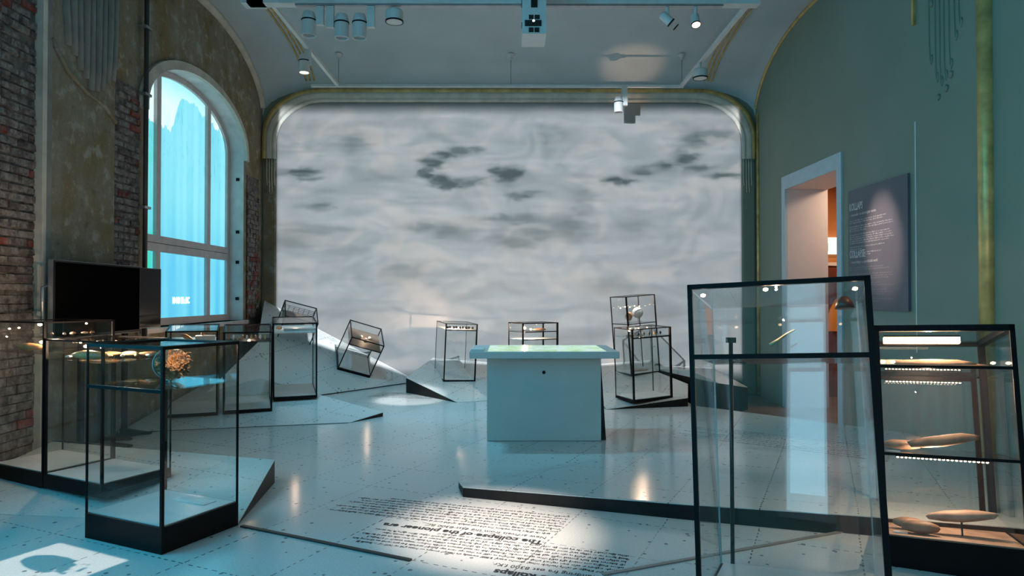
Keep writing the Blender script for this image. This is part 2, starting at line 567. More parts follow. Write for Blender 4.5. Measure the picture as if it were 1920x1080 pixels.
def link(name, me, parent=None, loc=None, **tags):
    o = bpy.data.objects.new(name, me)
    C.objects.link(o)
    if parent is not None:
        o.parent = parent
    if loc is not None:
        o.location = loc
    for k, v in tags.items():
        o[k] = v
    return o


def thing(name, label, cat, loc=(0, 0, 0), rot=(0, 0, 0), group=None):
    o = bpy.data.objects.new(name, None)
    C.objects.link(o)
    o.empty_display_size = .1
    o.location = loc
    o.rotation_euler = rot
    o['label'] = label
    o['category'] = cat
    if group:
        o['group'] = group
    return o


def copy_tree(o, parent=None):
    c = o.copy()
    C.objects.link(c)
    if parent is not None:
        c.parent = parent
    for ch in list(o.children):
        copy_tree(ch, c)
    return c


def clip(poly, halfplanes):
    """poly: list of 2D points; halfplanes (a,b,c): keep a x + b y <= c"""
    for a, b, c in halfplanes:
        out = []
        for i, p in enumerate(poly):
            q = poly[(i + 1) % len(poly)]
            dp, dq = a * p[0] + b * p[1] - c, a * q[0] + b * q[1] - c
            if dp <= 0:
                out.append(p)
            if dp * dq < 0:
                k = dp / (dp - dq)
                out.append((p[0] + (q[0] - p[0]) * k, p[1] + (q[1] - p[1]) * k))
        poly = out
        if len(poly) < 3:
            return []
    return poly


def text_mesh(body, size, extrude=0.0, align='LEFT', bold=0.0, squeeze=1.0):
    cu = bpy.data.curves.new('lettering', 'FONT')
    cu.body = body
    cu.size = size
    cu.extrude = extrude
    cu.align_x = align
    cu.offset = bold
    cu.resolution_u = 2
    ob = bpy.data.objects.new('lettering', cu)
    C.objects.link(ob)
    dg = bpy.context.evaluated_depsgraph_get()
    me = bpy.data.meshes.new_from_object(ob.evaluated_get(dg))
    bpy.data.objects.remove(ob)
    for v in me.vertices:
        v.co.x *= squeeze
    me.materials.clear()
    return me


# ------------------------------------------------------------------ the room
def arch_g(y):
    tt = min(max((DW - y) / 2.26, 0), 1)
    return math.sqrt(max(0, 1 - (1 - tt) ** 2))


def z_back(x):
    a = abs(x)
    if a <= 3.4:
        return 5.2
    k = min((a - 3.4) / 1.0, 1)
    return 4.72 + .48 * math.sqrt(max(0, 1 - k * k))


def z_ceil(x, y):
    zb = z_back(x)
    return zb + (ZC - zb) * arch_g(y)


YS = [YB] + [YB + (9.8 - YB) * k / 8 for k in range(1, 9)] + [DW - 2.26 * (1 - k / 22) ** 2 for k in range(1, 23)]
XS = [-W, -4.36, -4.25, -4.1, -3.9, -3.65, -3.4, -2, -.7, .7, 2, 3.4, 3.65, 3.9, 4.1, 4.25, 4.36, W]
cb = MB()
for i in range(len(XS) - 1):
    for j in range(len(YS) - 1):
        q = [(XS[i], YS[j]), (XS[i + 1], YS[j]), (XS[i + 1], YS[j + 1]), (XS[i], YS[j + 1])]
        cb.poly([(x, y, z_ceil(x, y)) for x, y in q])
ceil = cb.build('ceiling', 'ceiling', smooth=True, weld=True, kind='structure')

# floor: lower old floor, raised platform, terrazzo tiles
MB().box((-W - .4, YB - .1, -.33), (W + .9, DW + .1, -.25)).build('floor', 'sunk', kind='structure')
ZP = -.012
plat = [[(-W, YB), (2.55, YB), (2.55, 12.1), (-W, 12.1)], [(2.55, YB), (W, YB), (W, 7.55), (2.55, 9.45)]]
pf = MB()
for p in plat:
    pf.prism([(x, y, ZP) for x, y in p], [(x, y, -.25) for x, y in p])
platform = pf.build('floor_platform', 'dark_wood', kind='structure')
HALF_A = [(-1, 0, W), (1, 0, 2.55), (0, 1, 12.1)]
k = (7.55 - 9.45) / (W - 2.55)
HALF_B = [(-1, 0, -2.55), (1, 0, W), (-k, 1, 9.45 - k * 2.55)]
HALF_R = [(-1, 0, W), (1, 0, W), (0, -1, 2.2)]
tile_mesh = None
g = .0003
ntile = 0
for iu in range(-14, 34):
    for iv in range(-16, 34):
        u0, v0 = TU0 + iu * TS, TV0 + (iv - 8) * TS
        cs = [TE1 * a + TE2 * b for a, b in ((u0 + g, v0 + g), (u0 + TS - g, v0 + g), (u0 + TS - g, v0 + TS - g), (u0 + g, v0 + TS - g))]
        sq = [(p.x, p.y) for p in cs]
        sq = sq[::-1] if (sq[1][0] - sq[0][0]) * (sq[2][1] - sq[1][1]) - (sq[1][1] - sq[0][1]) * (sq[2][0] - sq[1][0]) < 0 else sq
        cx, cy = sum(p[0] for p in sq) / 4, sum(p[1] for p in sq) / 4
        if cy < 2.6 or abs(cx) > cy * .75 + 1.0:
            continue
        if cx < -3.0 and 9.4 < cy or cx < -4.05 and 5.2 < cy:      # wholly under the tilted slabs at the wall
            continue
        pieces = [clip(sq, HALF_R)] if cy < 7.1 else [clip(sq, HALF_A), clip(sq, HALF_B)]
        for pc in pieces:
            if len(pc) < 3:
                continue
            b = MB()
            b.prism([(x - cx, y - cy, 0) for x, y in pc], [(x - cx, y - cy, ZP) for x, y in pc])
            if len(pc) == 4 and abs(pc[0][0] - sq[0][0]) < 1e-6 and abs(pc[2][0] - sq[2][0]) < 1e-6 and tile_mesh is not None:
                link('floor_tile', tile_mesh, platform, (cx, cy, 0))
            else:
                o = b.build('floor_tile', 'terrazzo', platform, (cx, cy, 0))
                if len(pc) == 4 and abs(pc[0][0] - sq[0][0]) < 1e-6 and abs(pc[2][0] - sq[2][0]) < 1e-6:
                    tile_mesh = o.data
            ntile += 1
# part of the platform behind the viewer, seen only in reflections
MB().box((-W, YB, ZP), (W, 2.1, -.001)).build('floor_near_screed', 'terrazzo', platform)

# back wall and the projection screen with rounded top corners
wb = MB().box((-W - .4, DW, -.25), (W + .4, DW + .15, ZC + .2)).build('wall_back', 'green', kind='structure')


def screen_outline(o, n=14):
    hw, top, rx, rz = 4.38 - o, 5.2 - o, 1.0 - o * .55, .86 - o * .6
    pts = []
    for kk in range(n + 1):
        a = math.pi / 2 * kk / n
        pts.append((-hw + rx - rx * math.cos(a), top - rz + rz * math.sin(a)))
    return pts + [(-x, z) for x, z in reversed(pts)]


ol = screen_outline(.25)
ol = [(-4.13, 0.0)] + ol + [(4.13, 0.0)]
scr = MB().prism([(x, DW - .05, z) for x, z in ol], [(x, DW - .001, z) for x, z in ol]).build('projection_screen', 'screen')
scr['label'] = 'large matt projection screen with rounded top corners filling the back wall, showing grey clouds'
scr['category'] = 'screen'

# moulded surround of the screen
prof = [(-.01, .0), (.0, -.085), (.035, -.10), (.07, -.093), (.10, -.105), (.135, -.10), (.17, -.085), (.205, -.09), (.235, -.06), (.25, 0)]
for seg in range(len(prof) - 1):
    (o0, d0), (o1, d1) = prof[seg], prof[seg + 1]
    a = [(-4.38 + o0, 3.95)] + screen_outline(o0) + [(4.38 - o0, 3.95)]
    b_ = [(-4.38 + o1, 3.95)] + screen_outline(o1) + [(4.38 - o1, 3.95)]
    b = MB()
    for i in range(len(a) - 1):
        b.poly([(a[i][0], DW + d0, a[i][1]), (a[i + 1][0], DW + d0, a[i + 1][1]), (b_[i + 1][0], DW + d1, b_[i + 1][1]), (b_[i][0], DW + d1, b_[i][1])])
    if seg == 0:
        tr1 = b.build('trim_1', 'gold', kind='structure', smooth=True)
    else:
        b.build('moulding_strip', 'gold' if seg in (1, 2) else 'moulding', tr1, smooth=True)
# narrow pilaster strips beside the screen, with stucco pendants
for sx, nm in ((-1, 'trim_2'), (1, 'trim_3')):
    p = MB().box((min(sx * 4.135, sx * 4.36), DW - .04, -.2), (max(sx * 4.135, sx * 4.36), DW, 4.2)).build(nm, 'plaster' if sx < 0 else 'green', kind='structure')
    for kk in range(4):
        x = sx * (4.17 + kk * .045)
        MB().tube([(x, DW - .05, 4.28), (x, DW - .05, 3.55 + .1 * (kk % 2)), (x + .01, DW - .05, 3.3 + .12 * abs(kk - 1.5))], .014, 6, .008).build('stucco_pendant', 'moulding', p, smooth=True)
    MB().blob((.05, .03, .05), 3 + sx, .3, 2, mx=Matrix.Translation((sx * 4.25, DW - .06, 4.25))).build('stucco_rosette', 'moulding', p, smooth=True)

# gold ribs on the ceiling
for sx in (-1, 1):
    for kk in range(3):
        x = sx * (3.46 + kk * .07)
        pts = [(x, y, z_ceil(x, y) - .012) for y in [DW - .08 - 2.6 * (q / 16) ** 1.6 for q in range(17)]]
        MB().tube(pts, .016, 6).build('trim_%d' % (4 + kk + (0 if sx < 0 else 3)), 'gold', kind='structure', smooth=True)

# left wall with arched window openings ---------------------------------
WIN = [(9.76, 1.54), (3.45, 1.54), (-.9, 1.2)]
SILL, SPR, RISE = 1.12, 3.86, .74
DEPTH = .27


def win_top(y, c, hw, rise=RISE, spr=SPR):
    k = (y - c) / hw
    return spr + rise * math.sqrt(max(0, 1 - min(1, k * k)))


ys = {YB, DW}
for c, hw in WIN:
    for kk in range(25):
        ys.add(c - hw * math.cos(math.pi * kk / 24))
for kk in range(1, 20):
    ys.add(DW - 2.26 * (1 - kk / 20) ** 2)
ys = sorted(ys)
lw = MB()
for y0, y1 in zip(ys, ys[1:]):
    if y1 - y0 < 1e-5:
        continue
    ym = (y0 + y1) / 2
    za, zb = z_ceil(-W, y0) + .02, z_ceil(-W, y1) + .02
    w_ = [q for q in WIN if abs(ym - q[0]) < q[1]]
    if not w_:
        lw.poly([(-W, y0, -.25), (-W, y1, -.25), (-W, y1, zb), (-W, y0, za)])
    else:
        c, hw = w_[0]
        lw.poly([(-W, y0, -.25), (-W, y1, -.25), (-W, y1, SILL), (-W, y0, SILL)])
        lw.poly([(-W, y0, win_top(y0, c, hw)), (-W, y1, win_top(y1, c, hw)), (-W, y1, zb), (-W, y0, za)])
wall_left = lw.build('wall_left', 'plaster', kind='structure')


def ring_path(c, hw, rise, spr, bottom, n=24):
    return [(c - hw, bottom)] + [(c - hw * math.cos(math.pi * q / n), spr + rise * math.sin(math.pi * q / n)) for q in range(n + 1)] + [(c + hw, bottom)]


def window(idx, c, hw, film_m, detail=True):
    XG = -W - DEPTH
    p = ring_path(c, hw, RISE, SPR, SILL)
    b = MB()
    for i in range(len(p) - 1):
        b.poly([(-W, p[i][0], p[i][1]), (-W, p[i + 1][0], p[i + 1][1]), (XG - .1, p[i + 1][0], p[i + 1][1]), (XG - .1, p[i][0], p[i][1])])
    b.poly([(-W, c - hw, SILL), (-W, c + hw, SILL), (XG - .1, c + hw, SILL), (XG - .1, c - hw, SILL)])
    win = b.build('window_%d' % idx, 'reveal', kind='structure')
    # moulding round the opening
    o_, i_ = ring_path(c, hw + .13, RISE + .12, SPR, SPR - .1), ring_path(c, hw, RISE, SPR, SPR - .1)
    b = MB()
    for k in range(len(o_) - 1):
        b.hexa([(-W, *i_[k]), (-W, *i_[k + 1]), (-W, *o_[k + 1]), (-W, *o_[k]), (-W + .06, *i_[k]), (-W + .06, *i_[k + 1]), (-W + .04, *o_[k + 1]), (-W + .04, *o_[k])])
    b.build('window_moulding', 'moulding', win)
    # sill
    MB().box((XG - .05, c - hw - .05, SILL - .06), (-W + .08, c + hw + .05, SILL)).build('window_sill', 'frame', win)
    # frame ring
    i_ = ring_path(c, hw - .09, RISE - .08, SPR, SILL + .001)
    o_ = ring_path(c, hw - .002, RISE - .002, SPR, SILL + .001)
    b = MB()
    for k in range(len(o_) - 1):
        b.hexa([(XG - .04, *i_[k]), (XG - .04, *i_[k + 1]), (XG - .04, *o_[k + 1]), (XG - .04, *o_[k]), (XG + .04, *i_[k]), (XG + .04, *i_[k + 1]), (XG + .04, *o_[k + 1]), (XG + .04, *o_[k])])
    b.box((XG - .04, c - hw + .09, SILL + .002), (XG + .04, c + hw - .09, SILL + .1))
    b.build('window_frame', 'frame', win)
    TR = 2.21
    m1 = hw * .49
    b = MB().box((XG - .04, c - hw + .09, TR - .11), (XG + .05, c + hw - .09, TR - .004)).build('transom', 'frame', win)
    MB().box((XG - .04, c - hw + .09, TR + .004), (XG + .05, c + hw - .09, TR + .10)).build('transom', 'frame', win)
    for sy in (-1, 1):
        y = c + sy * m1
        MB().box((XG - .04, y - .055, SILL + .1), (XG + .045, y + .055, TR - .11)).build('mullion', 'frame', win)
        zt = win_top(y, c, hw - .09, RISE - .08)
        MB().box((XG - .04, y - .055, TR + .1), (XG + .045, y + .055, zt + .01)).build('mullion', 'frame', win)
    lim = [c - hw + .085, c - m1 - .05, c - m1 + .05, c + m1 - .05, c + m1 + .05, c + hw - .085]
    for q in range(3):
        y0, y1 = lim[2 * q], lim[2 * q + 1]
        MB().box((XG - .012, y0, SILL + .09), (XG, y1, TR - .1)).build('pane', film_m, win)
        n = 10
        top = [(y0 + (y1 - y0) * k / n, win_top(y0 + (y1 - y0) * k / n, c, hw - .085, RISE - .075)) for k in range(n + 1)]
        outl = [(y0, TR + .09)] + top + [(y1, TR + .09)]
        outl = [outl[0]] + [q_ for q_ in outl[1:-1]] + [outl[-1]]
        MB().prism([(XG, y, z) for y, z in outl], [(XG - .012, y, z) for y, z in outl]).build('pane', film_m, win)
    if detail:
        for z in (1.45, 2.05, 3.42, 2.55):
            MB().box((-W - .12, c + hw - .02, z), (-W - .07, c + hw - .002, z + .05)).build('hinge_pin', 'black', win)
    return win


win1 = window(1, *WIN[0], 'film')
window(2, *WIN[1], 'film_near', False)
window(3, *WIN[2], 'film_near', False)
me = text_mesh('10 000 f.Kr./BC', .13, .001, bold=.003, squeeze=.62)
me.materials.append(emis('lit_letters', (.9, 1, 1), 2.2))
o = link('projected_date', me)
o.rotation_euler = (R(90), 0, R(90))
o.location = (-W - DEPTH + .004, 9.47, 1.41)
o.parent = win1

# pale moulding along the arched top of the left wall, gold line on the right one
for sx, mm, r, nm in ((-1, 'moulding', .07, 'trim_10'), (1, 'gold', .03, 'trim_11')):
    pts = [(sx * (W - .0), y, z_ceil(W, y) - .03) for y in [DW - .03 - 4.0 * (q / 30) ** 2 for q in range(31)]]
    MB().tube(pts, r, 8).build(nm, mm, kind='structure', smooth=True)

# brickwork on the left wall: recessed mortar beds with single bricks
bricks_n = 0


def brick_area(y0, y1, z0, z1, xface, ragged=None, seed=1, stuff=False):
    global bricks_n
    rr = random.Random(seed)
    MB().box((-W - .001, y0, z0), (xface - .018, y1, z1)).build('mortar_bed', 'mortar', wall_left)
    bl, bh, j = .23, .069, .011
    row = 0
    z = z0 + .005
    protos = {}
    joined = {'brick_grey': MB(), 'brick_red': MB()}
    while z + bh < z1:
        y = y0 - (bl / 2 if row % 2 else 0) - rr.random() * .02
        while y < y1:
            a, b = max(y, y0), min(y + bl, y1)
            y += bl + j
            if b - a < .05:
                continue
            if ragged and not ragged((a + b) / 2, z + bh / 2):
                continue
            q = rr.random()
            mm = 'brick_red' if q < .09 else ('brick_dark' if q < .24 else 'brick_grey')
            dx = rr.uniform(-.008, .008)
            x1 = xface + dx
            if rr.random() < .05:
                x1 -= .02
            cz, w2, h2 = z + bh / 2 + rr.uniform(-.003, .003), (b - a) / 2, bh / 2 * rr.uniform(.9, 1.04)
            if stuff:
                joined['brick_red' if q < .1 else 'brick_grey'].box((xface - .03, a, z), (x1, b, z + bh))
                continue
            e = .007
            ym = (a + b) / 2
            c0 = [Vector((-.03, sy * w2, sz * h2)) for sy, sz in ((-1, -1), (1, -1), (1, 1), (-1, 1))]
            c1 = [Vector((rr.uniform(-.004, .004), sy * (w2 - e * rr.uniform(.5, 1.6)), sz * (h2 - e * rr.uniform(.5, 1.4)))) for sy, sz in ((-1, -1), (1, -1), (1, 1), (-1, 1))]
            MB().hexa(c0 + c1).build('brick', mm, wall_left, (x1, ym, cz))
            bricks_n += 1
        z += bh + j
        row += 1
    if stuff:
        for kk, v in joined.items():
            if v.v:
                v.build('brickwork', kk, wall_left, kind='stuff')


XB = -W + .03
brick_area(5.86, 6.30, 1.55, 4.45, XB, seed=3)
brick_area(7.52, 8.08, 1.75, 3.95, XB, ragged=lambda y, z: z < 3.75 + .12 * math.sin(y * 9), seed=5)
brick_area(11.42, 11.95, .9, 3.55, XB, ragged=lambda y, z: z < 3.35 - (y - 11.4) * .3, seed=9, stuff=True)
brick_area(4.2, 5.86, .2, 4.5, XB, seed=11, stuff=True)
brick_area(5.86, 6.30, .0, 1.55, XB, seed=12, stuff=True)
# dark missing bricks stepping up the strip behind the window
for q in range(5):
    MB().box((XB - .01, 11.55 + q * .065, 1.68 + q * .1), (XB + .012, 11.68 + q * .065, 1.75 + q * .1)).build('dark_brick', 'brick_red', wall_left)

# plaster pilaster with pale strip and stucco drapery, pipe beside the window
MB().box((-W, 6.30, -.2), (-W + .09, 6.36, 5.7)).build('pale_strip', 'moulding', wall_left)
MB().box((-W, 6.36, -.2), (-W + .07, 6.46, 5.7)).build('pale_strip', 'relief', wall_left)
MB().box((-W, 6.46, -.2), (-W + .05, 7.52, 5.7)).build('plaster_panel', 'plaster', wall_left)
drape = MB()
n = 9
for q in range(n):
    y = 6.66 + q * .105
    zb = 3.62 + .16 * abs(q - 4.6) ** 1.25 / 3 + .03 * (q % 2)
    pts = [(-W + .05, y, 5.6), (-W + .055, y, 4.4), (-W + .055, y + (4 - q) * .006, zb + .2), (-W + .05, y + (4 - q) * .012, zb)]
    drape.tube(pts, .052 if q % 2 else .04, 8, .04)
drape.build('stucco_drapery', 'relief', wall_left, smooth=True)
MB().tube([(-W + .06, 6.45, 3.95), (-W + .06, 6.7, 3.72), (-W + .06, 7.0, 3.6), (-W + .06, 7.3, 3.55), (-W + .06, 7.52, 3.42)], .022, 6).build('plaster_crack_ridge', 'plaster', wall_left, smooth=True)
MB().tube([(-W + .07, 8.13, 5.6), (-W + .07, 8.12, .9)], .028, 8).build('pipe', 'pipe', wall_left, smooth=True)
for z in (4.7, 3.9, 2.55):
    MB().box((-W, 8.06, z), (-W + .1, 8.2, z + .03)).build('pipe_clip', 'steel', wall_left)

# right wall with the doorway --------------------------------------------
DY0, DY1, DZ = 8.97, 10.94, 3.42
TW = .13
ys = sorted({YB, DW, DY0, DY1} | {DW - 2.26 * (1 - kk / 20) ** 2 for kk in range(1, 20)})
b = MB()
for y0, y1 in zip(ys, ys[1:]):
    za, zb = z_ceil(W, y0) + .02, z_ceil(W, y1) + .02
    z0 = DZ if DY0 - 1e-6 < (y0 + y1) / 2 < DY1 else -.25
    b.poly([(W, y0, z0), (W, y1, z0), (W, y1, zb), (W, y0, za)])
b.build('wall_right', 'green', kind='structure')
JD = .66
d1 = MB()
d1.box((W - .025, DY0, -.25), (W + .02, DY0 + TW, DZ))
d1.box((W - .025, DY1 - TW, -.25), (W + .02, DY1, DZ))
d1.box((W - .025, DY0 + TW, DZ - TW - .08), (W + .02, DY1 - TW, DZ))
door = d1.build('door_1', 'trim_blue', kind='structure')
MB().box((W + .02, DY1 - TW, -.25), (W + JD, DY1 - TW + .05, DZ - TW - .08)).build('jamb', 'pink', door)
MB().box((W + .02, DY0 + TW - .05, -.25), (W + JD, DY0 + TW, DZ - TW - .08)).build('jamb', 'pink', door)
MB().box((W + .02, DY0 + TW - .05, DZ - TW - .08), (W + JD, DY1 - TW + .05, DZ - TW - .03)).build('lintel_soffit', 'pink', door)
# corridor behind the door
CX = W + 2.6
MB().box((W + JD, DY1 + 1.5, -.25), (CX, DY1 + 1.6, 3.6)).build('wall_corridor_end', 'orange', kind='structure')
MB().box((CX, 6.5, -.25), (CX + .1, DY1 + 1.6, 3.6)).build('wall_corridor_side', 'orange', kind='structure')
MB().box((W + JD, 6.5, 3.6), (CX + .1, DY1 + 1.6, 3.7)).build('ceiling_corridor', 'ceiling', kind='structure')
MB().box((W + JD, 6.4, -.25), (CX + .1, 6.5, 3.7)).build('wall_corridor_near', 'pink', kind='structure')
MB().box((W + .9, 6.5, -.33), (CX + .1, DY1 + 1.6, -.25)).build('floor_corridor', 'sunk', kind='structure')
lamp('corridor_lamp', 'AREA', (W + 1.5, 10.4, 3.5), STR['corridor'], (1, .72, .5), (W + 1.5, 10.4, 0), shape='DISK', size=.8)
ex = thing('exit_sign', 'small lit white and green exit sign seen through the doorway', 'sign', (W + 1.5, DY1 + 1.44, 2.28))
MB().box((-.32, -.04, 0), (.42, .04, .30)).build('light_box', emis('sign_white', (.95, 1, .95), 1.3), ex)
MB().box((-.28, -.045, .06), (-.12, -.041, .2)).build('green_mark', emis('sign_green', (.1, .7, .3), .9), ex)
MB().box((.2, -.045, .06), (.36, -.041, .2)).build('green_mark', emis('sign_green', (.1, .7, .3), .9), ex)
cab = thing('corridor_cabinet', 'dark red wooden cabinet with an amber arched panel in the corridor', 'cabinet', (W + 1.5, DY1 + 1.05, -.25))
MB().box((-.6, 0, 0), (.9, .28, 2.3)).build('body', 'redbrown', cab)
pts = [(-.2 + .55 * math.cos(math.pi * q / 12), 1.15 + .75 * math.sin(math.pi * q / 12)) for q in range(13)]
MB().prism([(x + .4, -.03, z) for x, z in pts], [(x + .4, 0, z) for x, z in pts]).build('arched_panel', 'amber', cab)
MB().box((-.62, -.03, 2.3), (.92, .3, 2.36)).build('cornice', 'pink', cab)

# gold posts and fine lines on the right wall
for nm, y, r, z0, z1 in (('trim_12', 12.0, .03, -.2, 4.75), ('trim_13', 6.24, .075, -.2, 5.7)):
    MB().tube([(W - .01, y, z0), (W - .01, y, z1)], r, 10).build(nm, 'gold', kind='structure', smooth=True)
MB().box((W - .008, 7.345, .9), (W, 7.36, 3.4)).build('trim_14', 'white', kind='structure')
MB().box((W - .03, 7.33, 4.45), (W, 7.37, 5.7)).build('trim_15', 'gold', kind='structure')
orn = None
for q, (y, zb) in enumerate(((7.1, 3.9), (7.0, 3.68), (6.93, 3.62), (6.86, 3.66), (6.78, 3.75), (6.7, 4.0), (6.63, 4.1))):
    b = MB().tube([(W - .004, y, 5.5), (W - .004, y, zb + .25), (W - .004, y - .012, zb + .08), (W - .004, y - .035, zb + .03), (W - .004, y - .05, zb + .08), (W - .004, y - .04, zb + .12)], .011, 6)
    if orn is None:
        orn = b.build('trim_16', 'green', kind='structure', smooth=True)
    else:
        b.build('stucco_string', 'green', orn, smooth=True)
for q, (y, z) in enumerate(((7.05, 4.55), (6.98, 4.6), (6.85, 4.62), (6.95, 3.55), (6.82, 3.6), (6.75, 3.72))):
    MB().blob((.02, .035, .04), q, .3, 1, mx=Matrix.Translation((W - .005, y, z))).build('stucco_bud', 'green', orn, smooth=True)

MB().box((-W - .5, YB - .12, -.25), (W + .1, YB, ZC + .1)).build('wall_rear', 'green', kind='structure')

# tall lit window in the rear wall, which the glass cases mirror
rw = MB().box((-1.5, YB, .5), (-.85, YB + .06, .58)).build('window_4', 'frame', kind='structure')
for lo, hi in (((-1.5, .58), (-1.42, 4.0)), ((-.93, .58), (-.85, 4.0)), ((-1.42, 3.92), (-.93, 4.0)), ((-1.42, 2.3), (-.93, 2.38))):
    MB().box((lo[0], YB, lo[1]), (hi[0], YB + .06, hi[1])).build('window_frame', 'frame', rw)
cb_ = MB()
for q in range(40):
    x0, x1 = -.8 + q * .04, -.76 + q * .04
    d0, d1 = .06 + .03 * math.sin(q * 1.3), .06 + .03 * math.sin((q + 1) * 1.3)
    cb_.poly([(x0, YB + d0, -.0), (x1, YB + d1, -.0), (x1, YB + d1, 2.7), (x0, YB + d0, 2.7)])
M['curtain'] = simple('pale_pink_curtain', (.72, .50, .44), .9, 0, .1, 6)
cb_.build('curtain', 'curtain', rw, smooth=True, weld=True)
lamp('curtain_beam', 'SPOT', (.1, -.7, 4.6), 450, (1, .78, .66), (.1, YB, 1.2), spot_size=R(46), spot_blend=.6, shadow_soft_size=.05)
mr = emis('rear_window_film', (.38, .80, 1.0), STR['window_rear'])
for x0, x1 in ((-1.42, -.93),):
    for z0, z1 in ((.58, 2.3), (2.38, 3.92)):
        MB().box((x0, YB + .005, z0), (x1, YB + .015, z1)).build('pane', mr, rw)

# ------------------------------------------------------------------ floor slabs (broken and tilted)
def slab(label, top, bot_z=0.001, tri=None):
    """top: list of 3D points; sides drop to bot_z (or to a list)"""
    cx, cy = sum(p[0] for p in top) / len(top), sum(p[1] for p in top) / len(top)
    t_ = thing('floor_slab', label, 'slab', (cx, cy, 0))
    th = .006
    b = MB()
    if tri:
        for f in tri:
            b.prism([(top[i][0] - cx, top[i][1] - cy, top[i][2]) for i in f], [(top[i][0] - cx, top[i][1] - cy, max(top[i][2] - th, bot_z)) for i in f])
    else:
        b.prism([(x - cx, y - cy, z) for x, y, z in top], [(x - cx, y - cy, z - th) for x, y, z in top])
    b.build('terrazzo_top', 'terrazzo', t_)
    b = MB()
    n_ = len(top)
    i0 = 0
    b.v = [(x - cx, y - cy, z - th) for x, y, z in top] + [(x - cx, y - cy, min(bot_z, z - th - .001)) for x, y, z in top]
    for i in range(n_):
        j = (i + 1) % n_
        b.f.append((i, i + n_, j + n_, j))
    b.f.append(tuple(range(2 * n_ - 1, n_ - 1, -1)))
    b.build('dark_edge', 'dark_wood', t_)
    return t_


def plane(p0, sx, sy, z0=0.0):
    return lambda x, y: z0 + sx * (x - p0[0]) + sy * (y - p0[1])


slab('raised grey floor slab under the long glass case at the left wall',
     [(-1.787, 4.514, .004), (-1.897, 5.546, .185), (-4.2, 6.32, .17), (-4.3, 4.85, .004)], .001, [(0, 1, 2), (0, 2, 3)])
S2 = plane((-1.9, 8.12), -.03, .13)
slab('tilted floor slab under the three glass cases below the window',
     [(x, y, max(S2(x, y), .006)) for x, y in ((-1.907, 8.164), (-1.587, 8.6), (-3.63, 10.05), (-4.3, 9.75), (-4.33, 7.6))])
S3 = plane((-2.825, 11.217), -.5256, .3875, .312)
slab('steeply tilted grey slab rising against the left end of the screen',
     [(x, y, max(S3(x, y), .004)) for x, y in ((-1.62, 12.09), (-4.33, 12.09), (-3.99, 10.83), (-4.12, 8.72))])
S4 = plane((-.735, 9.72), -.078, .16)
slab('wedge shaped floor slab under the small glass case in front of the screen centre',
     [(x, y, max(S4(x, y), .004)) for x, y in ((-.735, 9.72), (-.2, 9.95), (-.12, 12.09), (-1.35, 12.09), (-1.622, 10.75))])
SL5 = [(-.348, 5.142, .075), (1.202, 4.609, .105), (2.16, 4.30, .13), (3.9, 3.72, .16), (4.2, 6.9, .006), (1.4, 6.75, .005), (-.40, 5.40, .045)]
slab('long low floor slab with black front edge crossing behind the tall glass case', SL5)
slab('flat floor slab with pale edge beneath the two large glass cases at right',
     [(.545, 3.69, .012), (2.305, 4.415, .012), (3.3, 4.6, .012), (3.9, 2.6, .012), (.6, 2.2, .012)])
S7 = plane((1.294, 9.116), .0788, .0988)
slab('tilted floor slab under the pair of glass cases at the right of the screen',
     [(x, y, max(S7(x, y), .004)) for x, y in ((1.294, 9.116), (2.45, 9.38), (2.654, 10.147), (2.404, 11.116), (2.5, 12.09), (1.2, 12.09))], -.012)
slab('dark brown broken slab leaning at the foot of the right screen end',
     [(2.44, 11.35, .30), (2.75, 10.5, .38), (3.0, 9.75, .27), (3.7, 10.6, .10), (3.6, 12.09, .25), (2.5, 12.09, .30)], -.245)
# thin dark joints where slabs have cracked apart
def strip(p, q, w, h, name, label, mm, z0=0.0):
    p, q = Vector(p), Vector(q)
    d = (q - p).normalized()
    nn = Vector((-d.y, d.x, 0)) * w / 2
    b = MB().prism([p - nn + Vector((0, 0, h)), q - nn + Vector((0, 0, h)), q + nn + Vector((0, 0, h)), p + nn + Vector((0, 0, h))],
                   [p - nn, q - nn, q + nn, p + nn])
    o = b.build(name, mm, None, (0, 0, z0))
    o['label'] = label
    o['category'] = 'joint strip'
    return o


strip((-1.75, 4.49, 0), (-.561, 3.902, 0), .028, .010, 'joint_strip', 'black joint strip in the floor running from the left glass case to the lit lettering', 'seam')
strip((.50, 3.672, 0), (2.305, 4.415, 0), .028, .006, 'joint_strip', 'pale joint strip in the floor running under the tall right glass case', 'edge_strip', .0125)
strip((-1.92, 8.15, 0), (-4.25, 7.58, 0), .012, .004, 'joint_strip', 'fine joint line along the slab in front of the window cases', 'seam', .003)
strip((-3.4, 6.1, 0), (-4.2, 6.33, 0), .02, .01, 'joint_strip', 'dark joint strip on the slab behind the long left case', 'seam', .17)


# ------------------------------------------------------------------ glass cases
def case_frame(P):
    rz = Matrix.Rotation(P['yaw'], 4, 'Z')
    rx = Matrix.Rotation(P['tx'], 4, 'X')
    ry = Matrix.Rotation(P['ty'], 4, 'Y')
    return Matrix.Translation((P['x'], P['y'], P['z'])) @ rx @ ry @ rz


